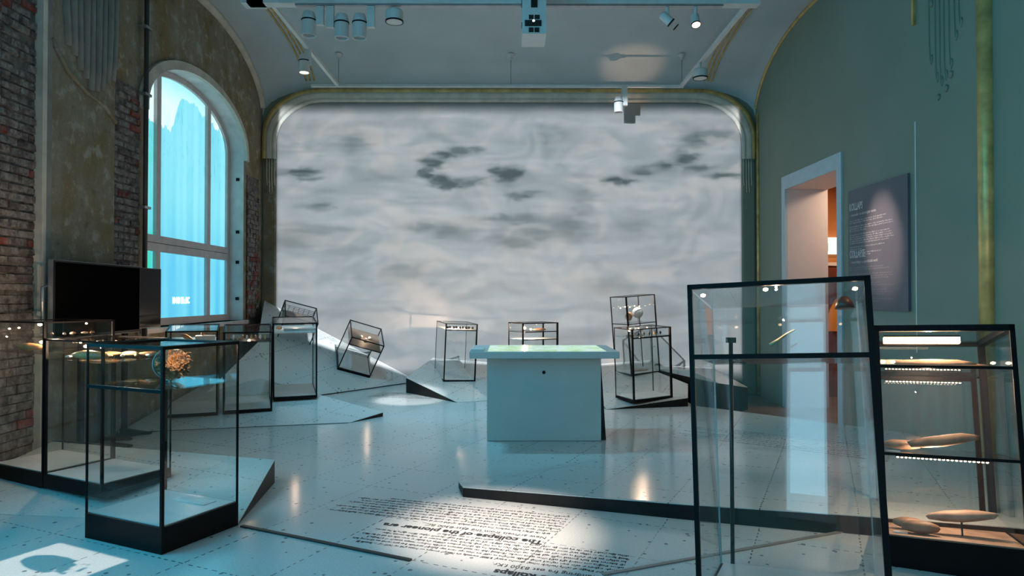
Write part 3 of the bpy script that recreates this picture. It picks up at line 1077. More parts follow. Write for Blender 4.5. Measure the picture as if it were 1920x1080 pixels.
def glass_case(label, P, posts=(.02, .02, .02, .02), top=.022, topw=None, ph=None, shelves=(), rails=(), deck='deck', ground=None, group=None,
               glass_top=True, leds=(), low=0.0, tops='fblr', edge=False):
    """posts: widths at corners (0,0),(1,0),(1,1),(0,1). shelves: (height, kind) ; rails: (height, sides, thickness)"""
    MX = case_frame(P)
    c = thing('glass_case', label, 'display case', MX.translation, MX.to_euler(), group)
    w, d, H = P['w'], P['d'], P['t']
    p = P.get('p', .04) if ph is None else ph
    # plinth, its foot following the ground
    bt = [Vector((0, 0, low)), Vector((w, 0, low)), Vector((w, d, low)), Vector((0, d, low))]
    if ground is not None:
        inv = MX.inverted()
        nb = []
        for q in bt:
            wq = MX @ q
            wq.z = ground
            nb.append(inv @ wq)
        bt = nb
    tp = [Vector((0, 0, p)), Vector((w, 0, p)), Vector((w, d, p)), Vector((0, d, p))]
    MB().hexa(bt + tp).build('plinth', 'black', c)
    e = .018
    MB().box((e, e, p), (w - e, d - e, p + .006)).build('display_floor', deck, c)
    cor = [(0, 0), (w, 0), (w, d), (0, d)]
    for (x, y), t_ in zip(cor, posts):
        if t_ <= 0:
            continue
        x0, x1 = (0, t_) if x == 0 else (w - t_, w)
        y0, y1 = (0, t_) if y == 0 else (d - t_, d)
        MB().box((x0, y0, p), (x1, y1, H)).build('glass_edge' if edge and y else 'post', 'glass_edge' if edge and y else 'black', c)
    tw = top if topw is None else topw
    for sd, lo, hi in (('f', (0, 0), (w, tw)), ('b', (0, d - tw), (w, d)), ('l', (0, tw), (tw, d - tw)), ('r', (w - tw, tw), (w, d - tw))):
        if sd not in tops:
            continue
        MB().box((lo[0], lo[1], H - top + .001), (hi[0], hi[1], H + .001)).build('top_rail', 'black', c)
    g0 = .004
    th = .006
    for lo, hi in (((.01, g0), (w - .01, g0 + th)), ((.01, d - g0 - th), (w - .01, d - g0)), ((g0, .01), (g0 + th, d - .01)), ((w - g0 - th, .01), (w - g0, d - .01))):
        MB().box((lo[0], lo[1], p + .007), (hi[0], hi[1], H - top)).build('glass_panel', 'glass', c)
    if glass_top:
        MB().box((tw * .5, tw * .5, H - top * .6), (w - tw * .5, d - tw * .5, H - top * .6 + th)).build('glass_lid', 'glass', c)
    for h, kind in shelves:
        if kind == 'glass':
            MB().box((.012, .012, h - .008), (w - .012, d - .012, h)).build('glass_shelf', 'shelf_glass', c)
        else:
            MB().box((.012, .012, h - .012), (w - .012, d - .012, h)).build('shelf', kind, c)
    for h, sides, t_ in rails:
        for s_ in sides:
            lo, hi = {'f': ((0, -.001), (w, t_)), 'b': ((0, d - t_), (w, d)), 'l': ((-.001, 0), (t_, d)), 'r': ((w - t_, 0), (w + .001, d))}[s_]
            MB().box((lo[0], lo[1], h - t_), (hi[0], hi[1], h)).build('shelf_rail', 'black', c)
    for (x, y, z, r) in leds:
        MB().blob((r, r, r * .7), 1, 0, 1, mx=Matrix.Translation((x, y, z))).build('led_spot', 'led', c)
    c['_'] = 0
    del c['_']
    return c, MX


CA = dict(x=-2.022, y=3.995, z=.002, yaw=1.136, tx=0.0, ty=0.0, w=.571, d=.686, p=.152, s=.953, t=1.207)
CB2 = dict(x=-3.509, y=5.165, z=.118, yaw=1.11, tx=0, ty=0, w=.554, d=.69, p=.056, s=.955, t=1.193)
CB1 = dict(x=-2.883, y=4.855, z=.113, yaw=1.11, tx=0, ty=0, w=.554, d=.69, p=.056, s=.92, t=1.07)
CC2 = dict(x=-3.471, y=8.296, z=.085, yaw=.372, tx=.092, ty=.039, w=.567, d=.702, p=.036, s=.868, t=.998)
CC1 = dict(x=-4.05, y=8.07, z=.075, yaw=.372, tx=.092, ty=.039, w=.567, d=.60, p=.036, s=.868, t=1.03)
CD = dict(x=-3.066, y=8.879, z=.161, yaw=.341, tx=.076, ty=.019, w=.556, d=.813, p=.036, s=.879, t=1.002)
CE = dict(x=-2.825, y=11.217, z=.312, yaw=.277, tx=.370, ty=.456, w=.565, d=.575, p=.042, t=.654)
CH = dict(x=-3.94, y=11.34, z=.60, yaw=.322, tx=.345, ty=.43, w=.555, d=.575, p=.042, t=.70)
CF = dict(x=-1.03, y=10.672, z=.175, yaw=.291, tx=.009, ty=.042, w=.517, d=.767, p=.029, s=.82, t=.915)
CI = dict(x=.194, y=9.979, z=.02, yaw=.514, tx=.0, ty=-.0, w=.627, d=.425, p=.04, q=.856, s=.97, t=1.098)
CG1 = dict(x=1.677, y=9.208, z=.075, yaw=.407, tx=.036, ty=-.031, w=.64, d=.458, p=.033, s=.876, t=.99)
CG2 = dict(x=1.952, y=10.922, z=.234, yaw=.364, tx=.025, ty=-.074, w=.545, d=.519, p=.026, s=.831, t=1.274)
CJ = dict(x=.764, y=2.784, z=.14, yaw=-.411, tx=-.142, ty=.01, w=.714, d=.805, p=.1, s=1.123, t=1.427)
CK = dict(x=2.079, y=3.803, z=.17, yaw=-.456, tx=-.154, ty=.044, w=.674, d=.968, p=.008, q=.46, s=.951, t=1.179)

cA, mA = glass_case('glass case on a tall black plinth standing nearest at the left', CA, (.018, .011, .015, .011), .02, .05, rails=((CA['s'], 'l', .02),), shelves=((CA['s'], 'glass'),))
cB1, mB1 = glass_case('right unit of the long low-plinth case by the left wall, lit bones on its shelf', CB1, (.018, .010, .012, .018), .012, .012,
                      low=-.04, shelves=((CB1['s'], 'glass'),), leds=((.1, .35, CB1['s'] + .10, .018), (.06, .1, 1.02, .012), (.25, .66, 1.03, .010), (.38, .66, 1.03, .010), (.5, .6, 1.03, .010)))
cB2, mB2 = glass_case('left unit of the long low-plinth case, touching the left picture edge', CB2, (.018, .018, .010, .010), .012, .012,
                      low=-.05, shelves=((CB2['s'], 'glass'), (1.08, 'glass')), leds=((.06, .16, 1.17, .018), (.1, .2, 1.03, .02), (.05, .42, 1.14, .01), (.05, .55, 1.13, .01), (.35, .05, 1.17, .01)))
cC1, mC1 = glass_case('glass case below the window holding an orange bone, leftmost of its row', CC1, (.02, .02, .014, .014), .016, shelves=((CC1['s'], 'deck'),))
cC2, mC2 = glass_case('glass case with a row of small carved figures, between the bone case and the screen', CC2, (.02, .02, .014, .014), .016, shelves=((CC2['s'], 'glass'),))
cD, mD = glass_case('glass case with a brown nodule on a pale text shelf, left of the tilted case', CD, (.02, .02, .014, .014), .016, shelves=((CD['s'], 'deck'),))
cE, mE = glass_case('small glass case tilted to the right on the steep slab, three white stones inside', CE, (.016, .016, .016, .016), .014, shelves=((.52, 'brown_deck'),), rails=((.52, 'f', .014),))
cH, mH = glass_case('small tilted glass case with a net screen at the left end of the screen', CH, (.016, .016, .016, .016), .014, shelves=((.52, 'brown_deck'),))
cF, mF = glass_case('glass case with a lit row of dark stones before the screen', CF, (.018, .022, .008, .008), .010, shelves=((CF['s'], 'card'),), rails=((CF['s'], 'f', .014),))
cI, mI = glass_case('glass case with glaring lamp and two shelves just behind the white table', CI, (.02, .024, .02, .012), .014, .03,
                    shelves=((CI['q'], 'card'), (CI['s'], 'shelf_glass')), rails=((CI['q'], 'f', .012), (CI['s'], 'fb', .012)), leds=((.10, .12, 1.02, .03), (.2, .1, 1.0, .02)))
cG1, mG1 = glass_case('front glass case at the right of the screen with tiny tools on its shelf', CG1, (.022, .026, .01, .01), .012, shelves=((CG1['s'], 'shelf_glass'),), rails=((CG1['s'], 'f', .018),),
                      leds=((.1, .22, .95, .014), (.2, .36, .96, .012), (.35, .36, .965, .012), (.5, .37, .965, .012)))
cG2, mG2 = glass_case('taller glass case with a bright white ball, behind the tool case right of the screen', CG2, (.022, .018, .012, .014), .012, shelves=((CG2['s'], 'shelf_glass'),), rails=((CG2['s'], 'fl', .012),),
                      leds=tuple((.12 + .09 * q, .40, 1.08 + .012 * (q % 2), .012) for q in range(5)))
cJ, mJ = glass_case('tallest glass case in the right foreground with a bone point in its top', CJ, (.020, .024, .008, .008), .02, .022, shelves=((CJ['s'], 'glass'),), rails=((CJ['s'], 'f', .02),), ground=.013, tops='f', edge=True,
                    leds=((.06, .05, 1.385, .012), (.32, .03, 1.395, .012), (.66, .06, 1.385, .012)))
cK, mK = glass_case('dark framed glass case at the right edge with stone tools on three levels', CK, (.024, .024, .04, .024), .035, .04, ph=CK['p'], ground=.013, deck='stone_tan',
                    shelves=((CK['s'], 'shelf_glass'), (CK['q'], 'shelf_glass')), rails=((CK['s'], 'fb', .016), (CK['q'], 'frl', .016)))
# inner frame and LED strips of the right case
w, d = CK['w'], CK['d']
MB().box((.03, d - .12, .91), (w - .07, d - .09, .935)).build('inner_frame', 'black', cK)
MB().box((w - .10, d - .12, CK['p'] + .006), (w - .07, d - .09, .91)).build('inner_frame', 'black', cK)
strip_o = MB().box((.05, .08, 1.118), (.43, .14, 1.128)).build('led_strip', 'black', cK)
MB().box((.05, .075, 1.085), (.43, .135, 1.118)).build('led_tube', 'led_tube', strip_o)
for hz, y, nn in ((CK['q'] - .022, .03, 22), (.90, d - .125, 22)):
    st = MB().box((.08, y - .008, hz), (.52, y + .008, hz + .006)).build('led_strip', 'black', cK)
    for q in range(nn):
        MB().blob((.0075, .005, .005), 1, 0, 1, mx=Matrix.Translation((.09 + q * .02, y - .004, hz - .002))).build('led', 'led_soft', st)
for x, y, z in ((.04, .05, CK['s'] + .02), (.09, .04, CK['s'] + .02), (.57, .04, CK['s'] + .02), (.64, .04, CK['s'] + .02)):
    MB().blob((.014, .012, .008), 1, 0, 1, mx=Matrix.Translation((x, y, z))).build('led_spot', 'led', cK)
for s in (cJ,):
    lampo = MB().lathe([(.012, .05), (.03, .03), (.04, 0), (.034, 0)], 12, Matrix.Translation((.62, .10, 1.31))).build('dome_lamp', 'redbrown', s, smooth=True)

# net panel and the brown mesh of the far left tilted case
for q in range(7):
    MB().tube([(.02 + q * .085, CH['d'] - .03, .53), (.02 + q * .085, CH['d'] - .03, .64)], .004, 5).build('net_wire', 'dark_wood', cH)
for q in range(4):
    MB().tube([(.02, CH['d'] - .03, .54 + q * .03), (.54, CH['d'] - .03, .54 + q * .03)], .004, 5).build('net_wire', 'dark_wood', cH)


# ------------------------------------------------------------------ exhibits
def at(MX, x, y, z):
    return MX @ Vector((x, y, z))


def stone(name, label, cat, MX, pos, size, mm, seed, rot=(0, 0, 0), amp=.18, group=None, sub=2):
    mx = MX @ Matrix.Translation(pos) @ Euler(rot).to_matrix().to_4x4()
    o = MB().blob(size, seed, amp, sub).build(name, mm, None, smooth=True)
    o.matrix_world = mx
    o['label'] = label
    o['category'] = cat
    if group:
        o['group'] = group
    return o


ORD = ['leftmost', 'second', 'third', 'fourth', 'fifth', 'sixth', 'seventh', 'eighth', 'ninth']
# crumpled fibre object with clear ring in the nearest left case
fx = thing('woven_object', 'crumpled brown fibre object with clear ring in the nearest left case', 'exhibit', at(mA, .27, .33, CA['s'] + .002))
FR_ = Matrix.Translation((.06, -.01, .115)) @ Matrix.Rotation(R(-38), 4, 'Z')
b = MB()
bm = bmesh.new()
bmesh.ops.create_icosphere(bm, subdivisions=5, radius=1)
for v_ in bm.verts:
    c0 = v_.co.copy()
    kk = 1 + .22 * noise.noise(c0 * 2.1) + .20 * abs(noise.noise(c0 * 5.0 + Vector((3, 1, 2)))) + .12 * noise.noise(c0 * 11)
    v_.co = FR_ @ Vector((c0.x * .115 * kk, c0.y * .085 * kk, c0.z * .088 * kk))
i0 = 0
b.v = [tuple(v_.co) for v_ in bm.verts]
bm.verts.index_update()
b.f = [tuple(q.index for q in f.verts) for f in bm.faces]
bm.free()
b.build('fibre_body', 'fibre', fx)
for q in range(26):
    a = rnd.uniform(0, math.tau)
    z = rnd.uniform(-.06, .07)
    p0 = FR_ @ Vector((.10 * math.cos(a), .075 * math.sin(a), z))
    p1 = p0 + Vector((rnd.uniform(-.03, .05), rnd.uniform(-.03, .03), rnd.uniform(-.03, .03)))
    MB().tube([p0, (p0 + p1) / 2 + Vector((0, 0, .012)), p1], .007, 5, .003).build('fibre_strand', 'bone' if q % 5 == 0 else 'fibre', fx, smooth=True)
rg = Matrix.Translation((-.005, .095, .108)) @ Matrix.Rotation(R(-38), 4, 'Z') @ Matrix.Rotation(R(90), 4, 'Y')
MB().lathe([(.088, -.035), (.1, -.02), (.1, .02), (.088, .035), (.082, .02), (.082, -.02), (.088, -.035)], 28, rg, caps=False).build('clear_ring', 'acrylic', fx, smooth=True)
for zz in (-.034, .034):
    MB().lathe([(.088, zz - .004), (.101, zz - .004), (.101, zz + .004), (.088, zz + .004), (.088, zz - .004)], 28, rg, caps=False).build('ring_rim', 'glass_edge', fx, smooth=False)
MB().lathe([(.03, 0), (.035, .006), (.012, .02), (.012, .03)], 14, Matrix.Translation((-.005, .095, 0))).build('clear_foot', 'acrylic', fx, smooth=True)
# small label plate on the plinth deck
cd = MB().box((0, 0, 0), (.10, .30, .004)).build('text_plate', 'card', None)
cd.matrix_world = mA @ Matrix.Translation((.40, .12, CA['p'] + .0065))
cd['label'] = 'thin pale text plate lying in the base of the nearest left case'
cd['category'] = 'label'

# long left case: bones, boxes and cards
for q, (x, y, sx, sy, sz, mm, lab) in enumerate((
        (.10, .30, .06, .20, .035, 'stone_orange', 'long flat orange bone on the lower shelf of the left wall case right unit'),
        (.22, .52, .05, .09, .03, 'bone', 'pale bone piece beside the long orange bone in the left wall case'))):
    stone('bone', lab, 'bone', mB1, (x, y, CB1['s'] + sz + .002), (sx, sy, sz), mm, 20 + q, amp=.15)
for q in range(7):
    x, y = .10 + .06 * q, .56 - .07 * q
    stone('bone_fragment', '%s of the small bone fragments along the left wall case, counted from the left' % ORD[q], 'bone', mB1, (x, y, CB1['s'] + .018), (.03, .012, .012),
          'bone' if q % 2 else 'stone_white', 30 + q, (0, 0, q * .9), .25, 'bone fragments in the left wall case', 1)
for q in range(6):
    stone('small_tool', '%s of the small reddish tools on the upper left wall case shelf, from the left' % ORD[q], 'tool', mB2, (.05 + .08 * q, .10 + .03 * (q % 2), 1.082 + .012), (.03, .012, .012),
          'stone_brown' if q % 2 else 'stone_tan', 40 + q, (0, 0, q * .7), .25, 'small tools in the left wall case', 1)
for q in range(4):
    stone('wooden_piece', '%s of the flat wooden pieces in the left wall case, from the left' % ORD[q], 'exhibit', mB1,
          (.30 + .06 * q, .56 - .13 * q, CB1['s'] + .026), (.03, .075, .016), 'stone_orange' if q % 2 else 'bone', 55 + q, (0, 0, .2 * q), .2, 'flat wooden pieces in the left wall case')
stone('wooden_trough', 'long flat orange wooden piece on the lower shelf of the left unit', 'exhibit', mB2, (.12, .40, CB2['s'] + .032), (.05, .18, .03), 'stone_orange', 51, amp=.1)

# cases below the window
stone('bone', 'orange brown bone leaning in the leftmost case below the window', 'bone', mC1, (.22, .22, CC1['s'] + .05), (.085, .03, .03), 'stone_orange', 61, (0, .5, -.4), .15)
bx = MB().box((-.11, -.05, 0), (.11, .05, .075)).build('text_block', 'card', None)
bx.matrix_world = mC1 @ Matrix.Translation((.42, .2, CC1['s'] + .001))
bx['label'] = 'white text block beside the orange bone below the window'
bx['category'] = 'label'
stone('stone', 'small brown stone lying on the white text block below the window', 'stone', mC1, (.39, .2, CC1['s'] + .098), (.025, .02, .02), 'stone_brown', 62)
for q in range(9):
    stone('small_figure', '%s of the tiny carved figures on the dark mat, counted from the left' % ORD[q], 'figure', mC2, (.06 + .052 * q, .12 + .03 * (q % 2), CC2['s'] + .044), (.014, .012, .032),
          ('stone_orange', 'stone_white', 'bone')[q % 3], 70 + q, (0, 0, q), .25, 'row of tiny carved figures', 2)
dkp = MB().box((.02, .04, 0), (.545, .30, .006)).build('shelf_mat', 'black', None)
dkp.matrix_world = mC2 @ Matrix.Translation((0, 0, CC2['s'] + .0005))
dkp['label'] = 'dark mat under the row of tiny carved figures'
dkp['category'] = 'mat'
stone('flint_nodule', 'reddish brown nodule on the pale shelf of the case left of the tilted case', 'stone', mD, (.085, .25, CD['s'] + .036), (.045, .03, .025), 'stone_orange', 81)
tp_ = MB().box((-.2, -.06, 0), (.2, .06, .03)).build('text_block', 'soft_ink', None)
tp_.matrix_world = mD @ Matrix.Translation((.34, .2, CD['s'] + .001))
tp_['label'] = 'long grey text block beside the reddish nodule'
tp_['category'] = 'label'
for q, (x, y) in enumerate(((.22, .30), (.30, .25), (.37, .33))):
    stone('white_stone', '%s white stone on the brown shelf of the tilted case' % ('left', 'lower middle', 'right')[q], 'stone', mE, (x, y, .551), (.028, .022, .022), 'stone_white', 85 + q, amp=.2, group='three white stones in the tilted case')
for q in range(9):
    stone('dark_stone', '%s of the dark stones in the lit row before the screen, from the left' % ORD[q], 'stone', mF, (.05 + .05 * q, .08 + .05 * (q % 2), CF['s'] + .029), (.02, .016, .022), 'stone_dark', 90 + q, amp=.3, group='row of dark stones before the screen')
stone('flat_stone', 'dark flat stone on the upper shelf of the case behind the white table', 'stone', mI, (.42, .2, CI['s'] + .022), (.12, .06, .02), 'stone_brown', 101)
for q in range(6):
    stone('tiny_tool', '%s of the tiny tools in the case right of the screen, from the left' % ORD[q], 'tool', mG1, (.08 + .09 * q, .10, CG1['s'] + .032), (.016, .014, .024), 'stone_dark' if q % 2 else 'stone_orange', 110 + q, amp=.3, group='tiny tools right of the screen')
stone('white_ball', 'bright white ball on the shelf of the taller case right of the screen', 'ball', mG2, (.32, .2, CG2['s'] + .16), (.092, .085, .09), 'stone_white', 120, amp=.06)
stone('orange_stone', 'orange brown stone next to the bright white ball', 'stone', mG2, (.15, .2, CG2['s'] + .11), (.06, .05, .075), 'stone_orange', 121)
for q, (x, z_, lab) in enumerate(((.15, .035, 'orange stone'), (.32, .07, 'white ball'))):
    pn = MB().tube([(0, 0, 0), (0, 0, z_)], .008, 6).build('pin_stand', 'steel', None)
    pn.matrix_world = mG2 @ Matrix.Translation((x, .2, CG2['s'] + .001))
    pn['label'] = 'short steel pin holding up the ' + lab
    pn['category'] = 'stand'
ov = MB().lathe([(.001, 0), (.12, 0), (.13, .004), (.12, .008), (.001, .008)], 20).build('oval_plate', 'stone_tan', None)
ov.matrix_world = mG2 @ Matrix.Translation((.32, .26, CG2['p'] + .007)) @ Matrix.Diagonal((1.2, .7, 1, 1))
ov['label'] = 'flat oval plate in the base of the taller case right of the screen'
ov['category'] = 'plate'

# foreground case: bone point on pins, stand rod
bp = thing('bone_point', 'thin pale bone point held slanting on clear pins in the tallest case', 'exhibit', at(mJ, .36, .38, CJ['s'] + .006))
q0, q1 = Vector((-.055, 0, .055)), Vector((.055, -.01, .125))
MB().tube([q0, q0.lerp(q1, .3), q0.lerp(q1, .7) + Vector((0, 0, .004)), q1], .009, 8, .004).build('point', 'bone', bp, smooth=True)
for kk in (.3, .75):
    q = q0.lerp(q1, kk)
    MB().tube([(q.x, q.y, 0), (q.x, q.y, q.z - .006)], .0025, 6).build('clear_pin', 'acrylic', bp)
rod = thing('stand_rod', 'dark rod stand with a small clamp head seen through the tallest case', 'stand', (1.206, 3.70, .0125))
rod.rotation_euler = (0, 0, -.41)
MB().tube([(0, 0, 0), (-.005, 0, 1.245)], .011, 8).build('rod', 'dark_wood', rod, smooth=True)
MB().box((-.03, -.012, 1.24), (.022, .012, 1.268)).build('clamp_head', 'dark_wood', rod)
MB().lathe([(.05, 0), (.05, .006), (.02, .012)], 14).build('foot', 'dark_wood', rod)

# stone tools of the right case
stone('stone_tool', 'long flat tan stone on the top shelf of the right edge case', 'stone tool', mK, (.30, .2, CK['s'] + .026), (.22, .05, .024), 'stone_tan', 131, (0, 0, .05), .12)
stone('stone_tool', 'darker flat stone behind the long tan stone on the top shelf', 'stone tool', mK, (.48, .36, CK['s'] + .022), (.13, .05, .02), 'stone_brown', 132, amp=.12)
stone('stone_core', 'rounded brown stone lying on the middle shelf of the right edge case', 'stone tool', mK, (.13, .36, CK['q'] + .036), (.11, .06, .03), 'stone_brown', 133, amp=.12)
stone('stone_adze', 'long dark brown stone tilted upwards on the middle shelf', 'stone tool', mK, (.33, .22, CK['q'] + .075), (.19, .04, .034), 'stone_brown', 134, (0, -.20, .0), .16)
stone('stone_pebble', 'flat oval brown stone at the front of the case floor at right', 'stone tool', mK, (.19, .14, CK['p'] + .045), (.10, .05, .036), 'stone_brown', 135, amp=.06)
stone('stone_pebble', 'smaller oval stone behind the flat one on the case floor', 'stone tool', mK, (.14, .28, CK['p'] + .045), (.085, .045, .032), 'stone_brown', 136, amp=.06)
stone('stone_pick', 'long pale pointed stone raised on a pin on the case floor', 'stone tool', mK, (.40, .24, CK['p'] + .115), (.18, .05, .034), 'stone_tan', 137, (0, -.12, .0), .08)
pn = MB().tube([(0, 0, 0), (0, 0, .085)], .005, 6).build('pin_stand', 'black', None)
pn.matrix_world = mK @ Matrix.Translation((.40, .24, CK['p'] + .007))
pn['label'] = 'thin black pin carrying the long pale pointed stone'
pn['category'] = 'stand'
for x, y, z, lab in ((.07, .06, CK['q'], 'middle shelf'), (.09, .10, CK['p'] + .006, 'case floor')):
    cd = MB().box((-.035, -.015, 0), (.035, .015, .008)).build('label_card', 'card', None)
    cd.matrix_world = mK @ Matrix.Translation((x, y, z + .001))
    cd['label'] = 'small white label card on the %s of the right edge case' % lab
    cd['category'] = 'label'

# light that the case lamps give off
cs = STR['case']
for MX, x, y, z, e in ((mB1, .15, .35, 1.0, 3.0), (mB1, .40, .3, 1.02, 2.0), (mB2, .2, .20, 1.12, 2.6), (mB2, .3, .3, 1.04, 1.6), (mC1, .3, .3, 1.0, .7), (mC2, .3, .3, .97, .7), (mD, .3, .4, .97, .45),
                       (mE, .3, .3, .62, .5), (mF, .2, .25, .88, 4.0), (mI, .12, .14, 1.06, 6.0), (mG1, .3, .25, .96, 1.6), (mG2, .3, .25, 1.2, 1.3),
                       (mJ, .35, .35, 1.39, 1.2), (mK, .3, .3, 1.12, 3.0), (mK, .3, .5, .85, 2.0), (mK, .3, .3, .42, 2.0), (mA, .18, .10, 1.16, .5), (mA, .40, .16, 1.17, .4)):
    lamp('case_lamp', 'POINT', at(MX, x, y, z), e * cs, (1, .68, .45), shadow_soft_size=.004)

for MX, src, tgt, e, ang in ((mG2, (.3, .25, 1.15), (2.12, 11.72, 5.3), 260, 19), (mF, (.2, .25, .86), (-1.55, 12.1, 1.22), 80, 50)):
    lamp('added_glow_spot', 'SPOT', at(MX, *src), e, (1, .62, .42), tgt, spot_size=R(ang), spot_blend=.9, shadow_soft_size=.006)  # extra beams added to make the warm glows on ceiling and screen

# ------------------------------------------------------------------ white touch table
tb = thing('touch_table', 'white interactive table with a glowing map screen standing mid-floor', 'table', (.36, 7.13, 0))
MB().box((-.593, 0, .004), (.596, .05, .872)).build('front_panel', 'table', tb)
bt = [(-.57, .05, .0), (.655, .05, 0), (.655, .55, 0), (-.57, .55, 0)]
tp_ = [(-.57, .05, .872), (.60, .05, .872), (.60, .55, .872), (-.57, .55, .872)]
MB().hexa(bt + tp_).build('pedestal_body', 'black_gloss', tb)
TY = -.23
topb = MB()
topb.box((-.765, TY, .878), (.755, TY + 1.0, .945))
top_ = topb.build('table_top', 'table', tb)
bv = top_.modifiers.new('bevel', 'BEVEL')
bv.width = .004
MB().box((-.58, TY + .06, .945), (.63, TY + .92, .949)).build('map_screen', 'map', tb)
MB().box((-.31, .0 - .012, .868), (.26, .06, .878)).build('slot', 'black', tb)
MB().lathe([(.018, 0), (.018, .006), (.001, .008)], 14, Matrix.Translation((0, -.001, .715)) @ Matrix.Rotation(R(90), 4, 'X')).build('key_hole', 'black', tb)
bx = MB().box((-.06, -.14, 0), (.07, .14, .02)).build('flat_reader', 'lamp_grey', None, (-.335, 7.12, .946))
bx['label'] = 'flat grey reader box lying on the left end of the white table top'
bx['category'] = 'device'


# ------------------------------------------------------------------ televisions
def tv(label, p0, p1, z0, z1, scr):
    p0, p1 = Vector(p0), Vector(p1)
    d = p1 - p0
    L = d.length
    t_ = thing('television', label, 'television', ((p0 + p1) / 2).to_tuple()[:2] + (0,), (0, 0, math.atan2(d.y, d.x)))
    # local +x along the screen, screen faces -y
    MB().box((-L / 2, 0, z0), (L / 2, .045, z1)).build('housing', 'tv_back', t_)
    MB().box((-L / 2 + .004, -.008, z0 + .004), (L / 2 - .004, 0, z1 - .004)).build('bezel', 'black', t_)
    MB().box((-L / 2 + .02, -.011, z0 + .03), (L / 2 - .02, -.008, z1 - .02)).build('screen', scr, t_)
    MB().box((-.2, .045, z0 + .1), (.2, .07, z1 - .1)).build('mount_plate', 'steel', t_)
    for s in (-1, 1):
        x = s * .16
        MB().box((x - .03, .07, .0), (x + .03, .105, z1 - .15)).build('stand_column', 'black', t_)
        MB().hexa([(x - .03, -.22, .0), (x + .03, -.22, 0), (x + .03, .12, 0), (x - .03, .12, 0), (x - .03, -.22, .02), (x + .03, -.22, .02), (x + .03, .12, .06), (x - .03, .12, .06)]).build('foot', 'black', t_)
    MB().tube([(-L / 2 + .01, .05, z0 + .15), (-L / 2 - .05, .06, z0 + .17), (-L / 2 - .05, .06, z0 + .46), (-L / 2 + .01, .05, z0 + .48)], .012, 6).build('handle', 'steel', t_, smooth=True)
    return t_


M['tv_matt'] = simple('matt_black_screen', (.003, .003, .003), 1.0, 0, .02, 3, 0, .0)
tv('matt black television on a floor stand, the nearer of two beside the window', (-4.0, 6.0, 0), (-4.0, 7.40, 0), 1.125, 1.83, 'tv_matt')
tv('television reflecting the bright screen, partly hidden behind the black one', (-4.24, 6.72, 0), (-4.09, 8.02, 0), 1.15, 1.83, 'tv')

# ------------------------------------------------------------------ ceiling lights and rig
TZ = 5.06
rig = thing('lighting_truss', 'white rectangular lighting truss hanging under the ceiling', 'lighting truss', (0, 9.9, TZ))
MB().box((-3.18, -1.68, -.0), (3.05, -1.54, .12)).build('near_beam', 'white', rig)
MB().box((-2.6, -1.66, -.022), (2.6, -1.60, .0)).build('track', 'steel', rig)
MB().box((-3.25, -1.68, .0), (-2.98, -1.50, .10)).build('junction_box', 'white', rig)
for x in (-2.9, 2.92):
    MB().box((x - .025, -1.54, .0), (x + .025, 1.6, .05)).build('side_bar', 'white', rig)
MB().box((-3.35, 1.58, -.01), (2.95, 1.63, .03)).build('far_bar', 'white', rig)
for x in (-2.886, .027, 2.918):
    zt = z_ceil(x, 11.5) - TZ
    MB().tube([(x, 1.6, .03), (x, 1.6, zt)], .006, 6).build('suspension_rod', 'steel', rig)
    MB().lathe([(.02, -.1), (.028, -.06), (.06, -.015), (.06, .0)], 12, Matrix.Translation((x, 1.6, zt))).build('ceiling_rose', 'lamp_grey', rig)


def spot(label, loc, tilt=(0, 0, 0), r=.085, h=.30, off=.16, lit=None, mm='lamp_grey', top=TZ):
    s = thing('spotlight', label, 'spotlight', loc, tilt)
    can = MB().lathe([(.02, h / 2), (r * .75, h / 2 - .01), (r * .98, h / 2 - .07), (r, h / 2 - .12), (r, -h / 2), (r * .88, -h / 2), (r * .82, -h / 2 + .03)], 18).build('can', mm, s, smooth=False)
    MB().lathe([(r * 1.02, h * .10), (r * 1.08, h * .11), (r * 1.08, h * .15), (r * 1.02, h * .16)], 18, caps=False).build('black_ring', 'black', s)
    MB().lathe([(.001, -h / 2 + .02), (r * .8, -h / 2 + .02), (r * .8, -h / 2 + .028), (.001, -h / 2 + .028)], 18).build('lens', lit or 'steel', s)
    MB().box((off - .045, -.03, -.02), (off + .045, .03, top - .024 - loc[2])).build('driver_box', mm, s)
    MB().box((min(r * .7, off) if off > 0 else off, -.012, .0), (max(off, 0) if off > 0 else -r * .7, .012, .04)).build('arm', mm, s)
    return s


spot('grey cylinder spotlight on the near beam, leftmost of three', (-2.442, 8.28, 4.83), off=.14)
spot('grey cylinder spotlight on the near beam, middle of three', (-2.04, 8.28, 4.80), off=-.14)
spot('grey cylinder spotlight on the near beam, right one of three', (-1.824, 8.28, 4.80), off=.14)
spot('grey cylinder spotlight on the left bar above the screen corner, lit below', (-2.95, 9.787, 4.86), r=.075, h=.27, off=.05, lit='lamp_on', top=TZ + .022)
spot('white cylinder spotlight hanging in the projector beam at the far bar', (1.85, 11.5, 4.76), r=.078, h=.27, off=.10, mm='white', top=TZ + .012)


def flood(label, loc, r=.13, stem=.13):
    s = thing('disc_light', label, 'lamp', loc)
    MB().lathe([(r * .9, .09), (r, .07), (r, -.05), (r * .92, -.05)], 24).build('housing', 'lamp_grey', s)
    MB().lathe([(r * .90, -.052), (r * 1.03, -.052), (r * 1.03, -.036), (r * .9, -.036)], 24, caps=False).build('black_rim', 'black', s)
    MB().lathe([(.001, -.045), (r * .9, -.045), (r * .9, -.04), (.001, -.04)], 24).build('diffuser', 'lamp_grey', s)
    MB().tube([(0, 0, .09), (0, 0, stem)], .02, 8).build('stem', 'lamp_grey', s)
    return s


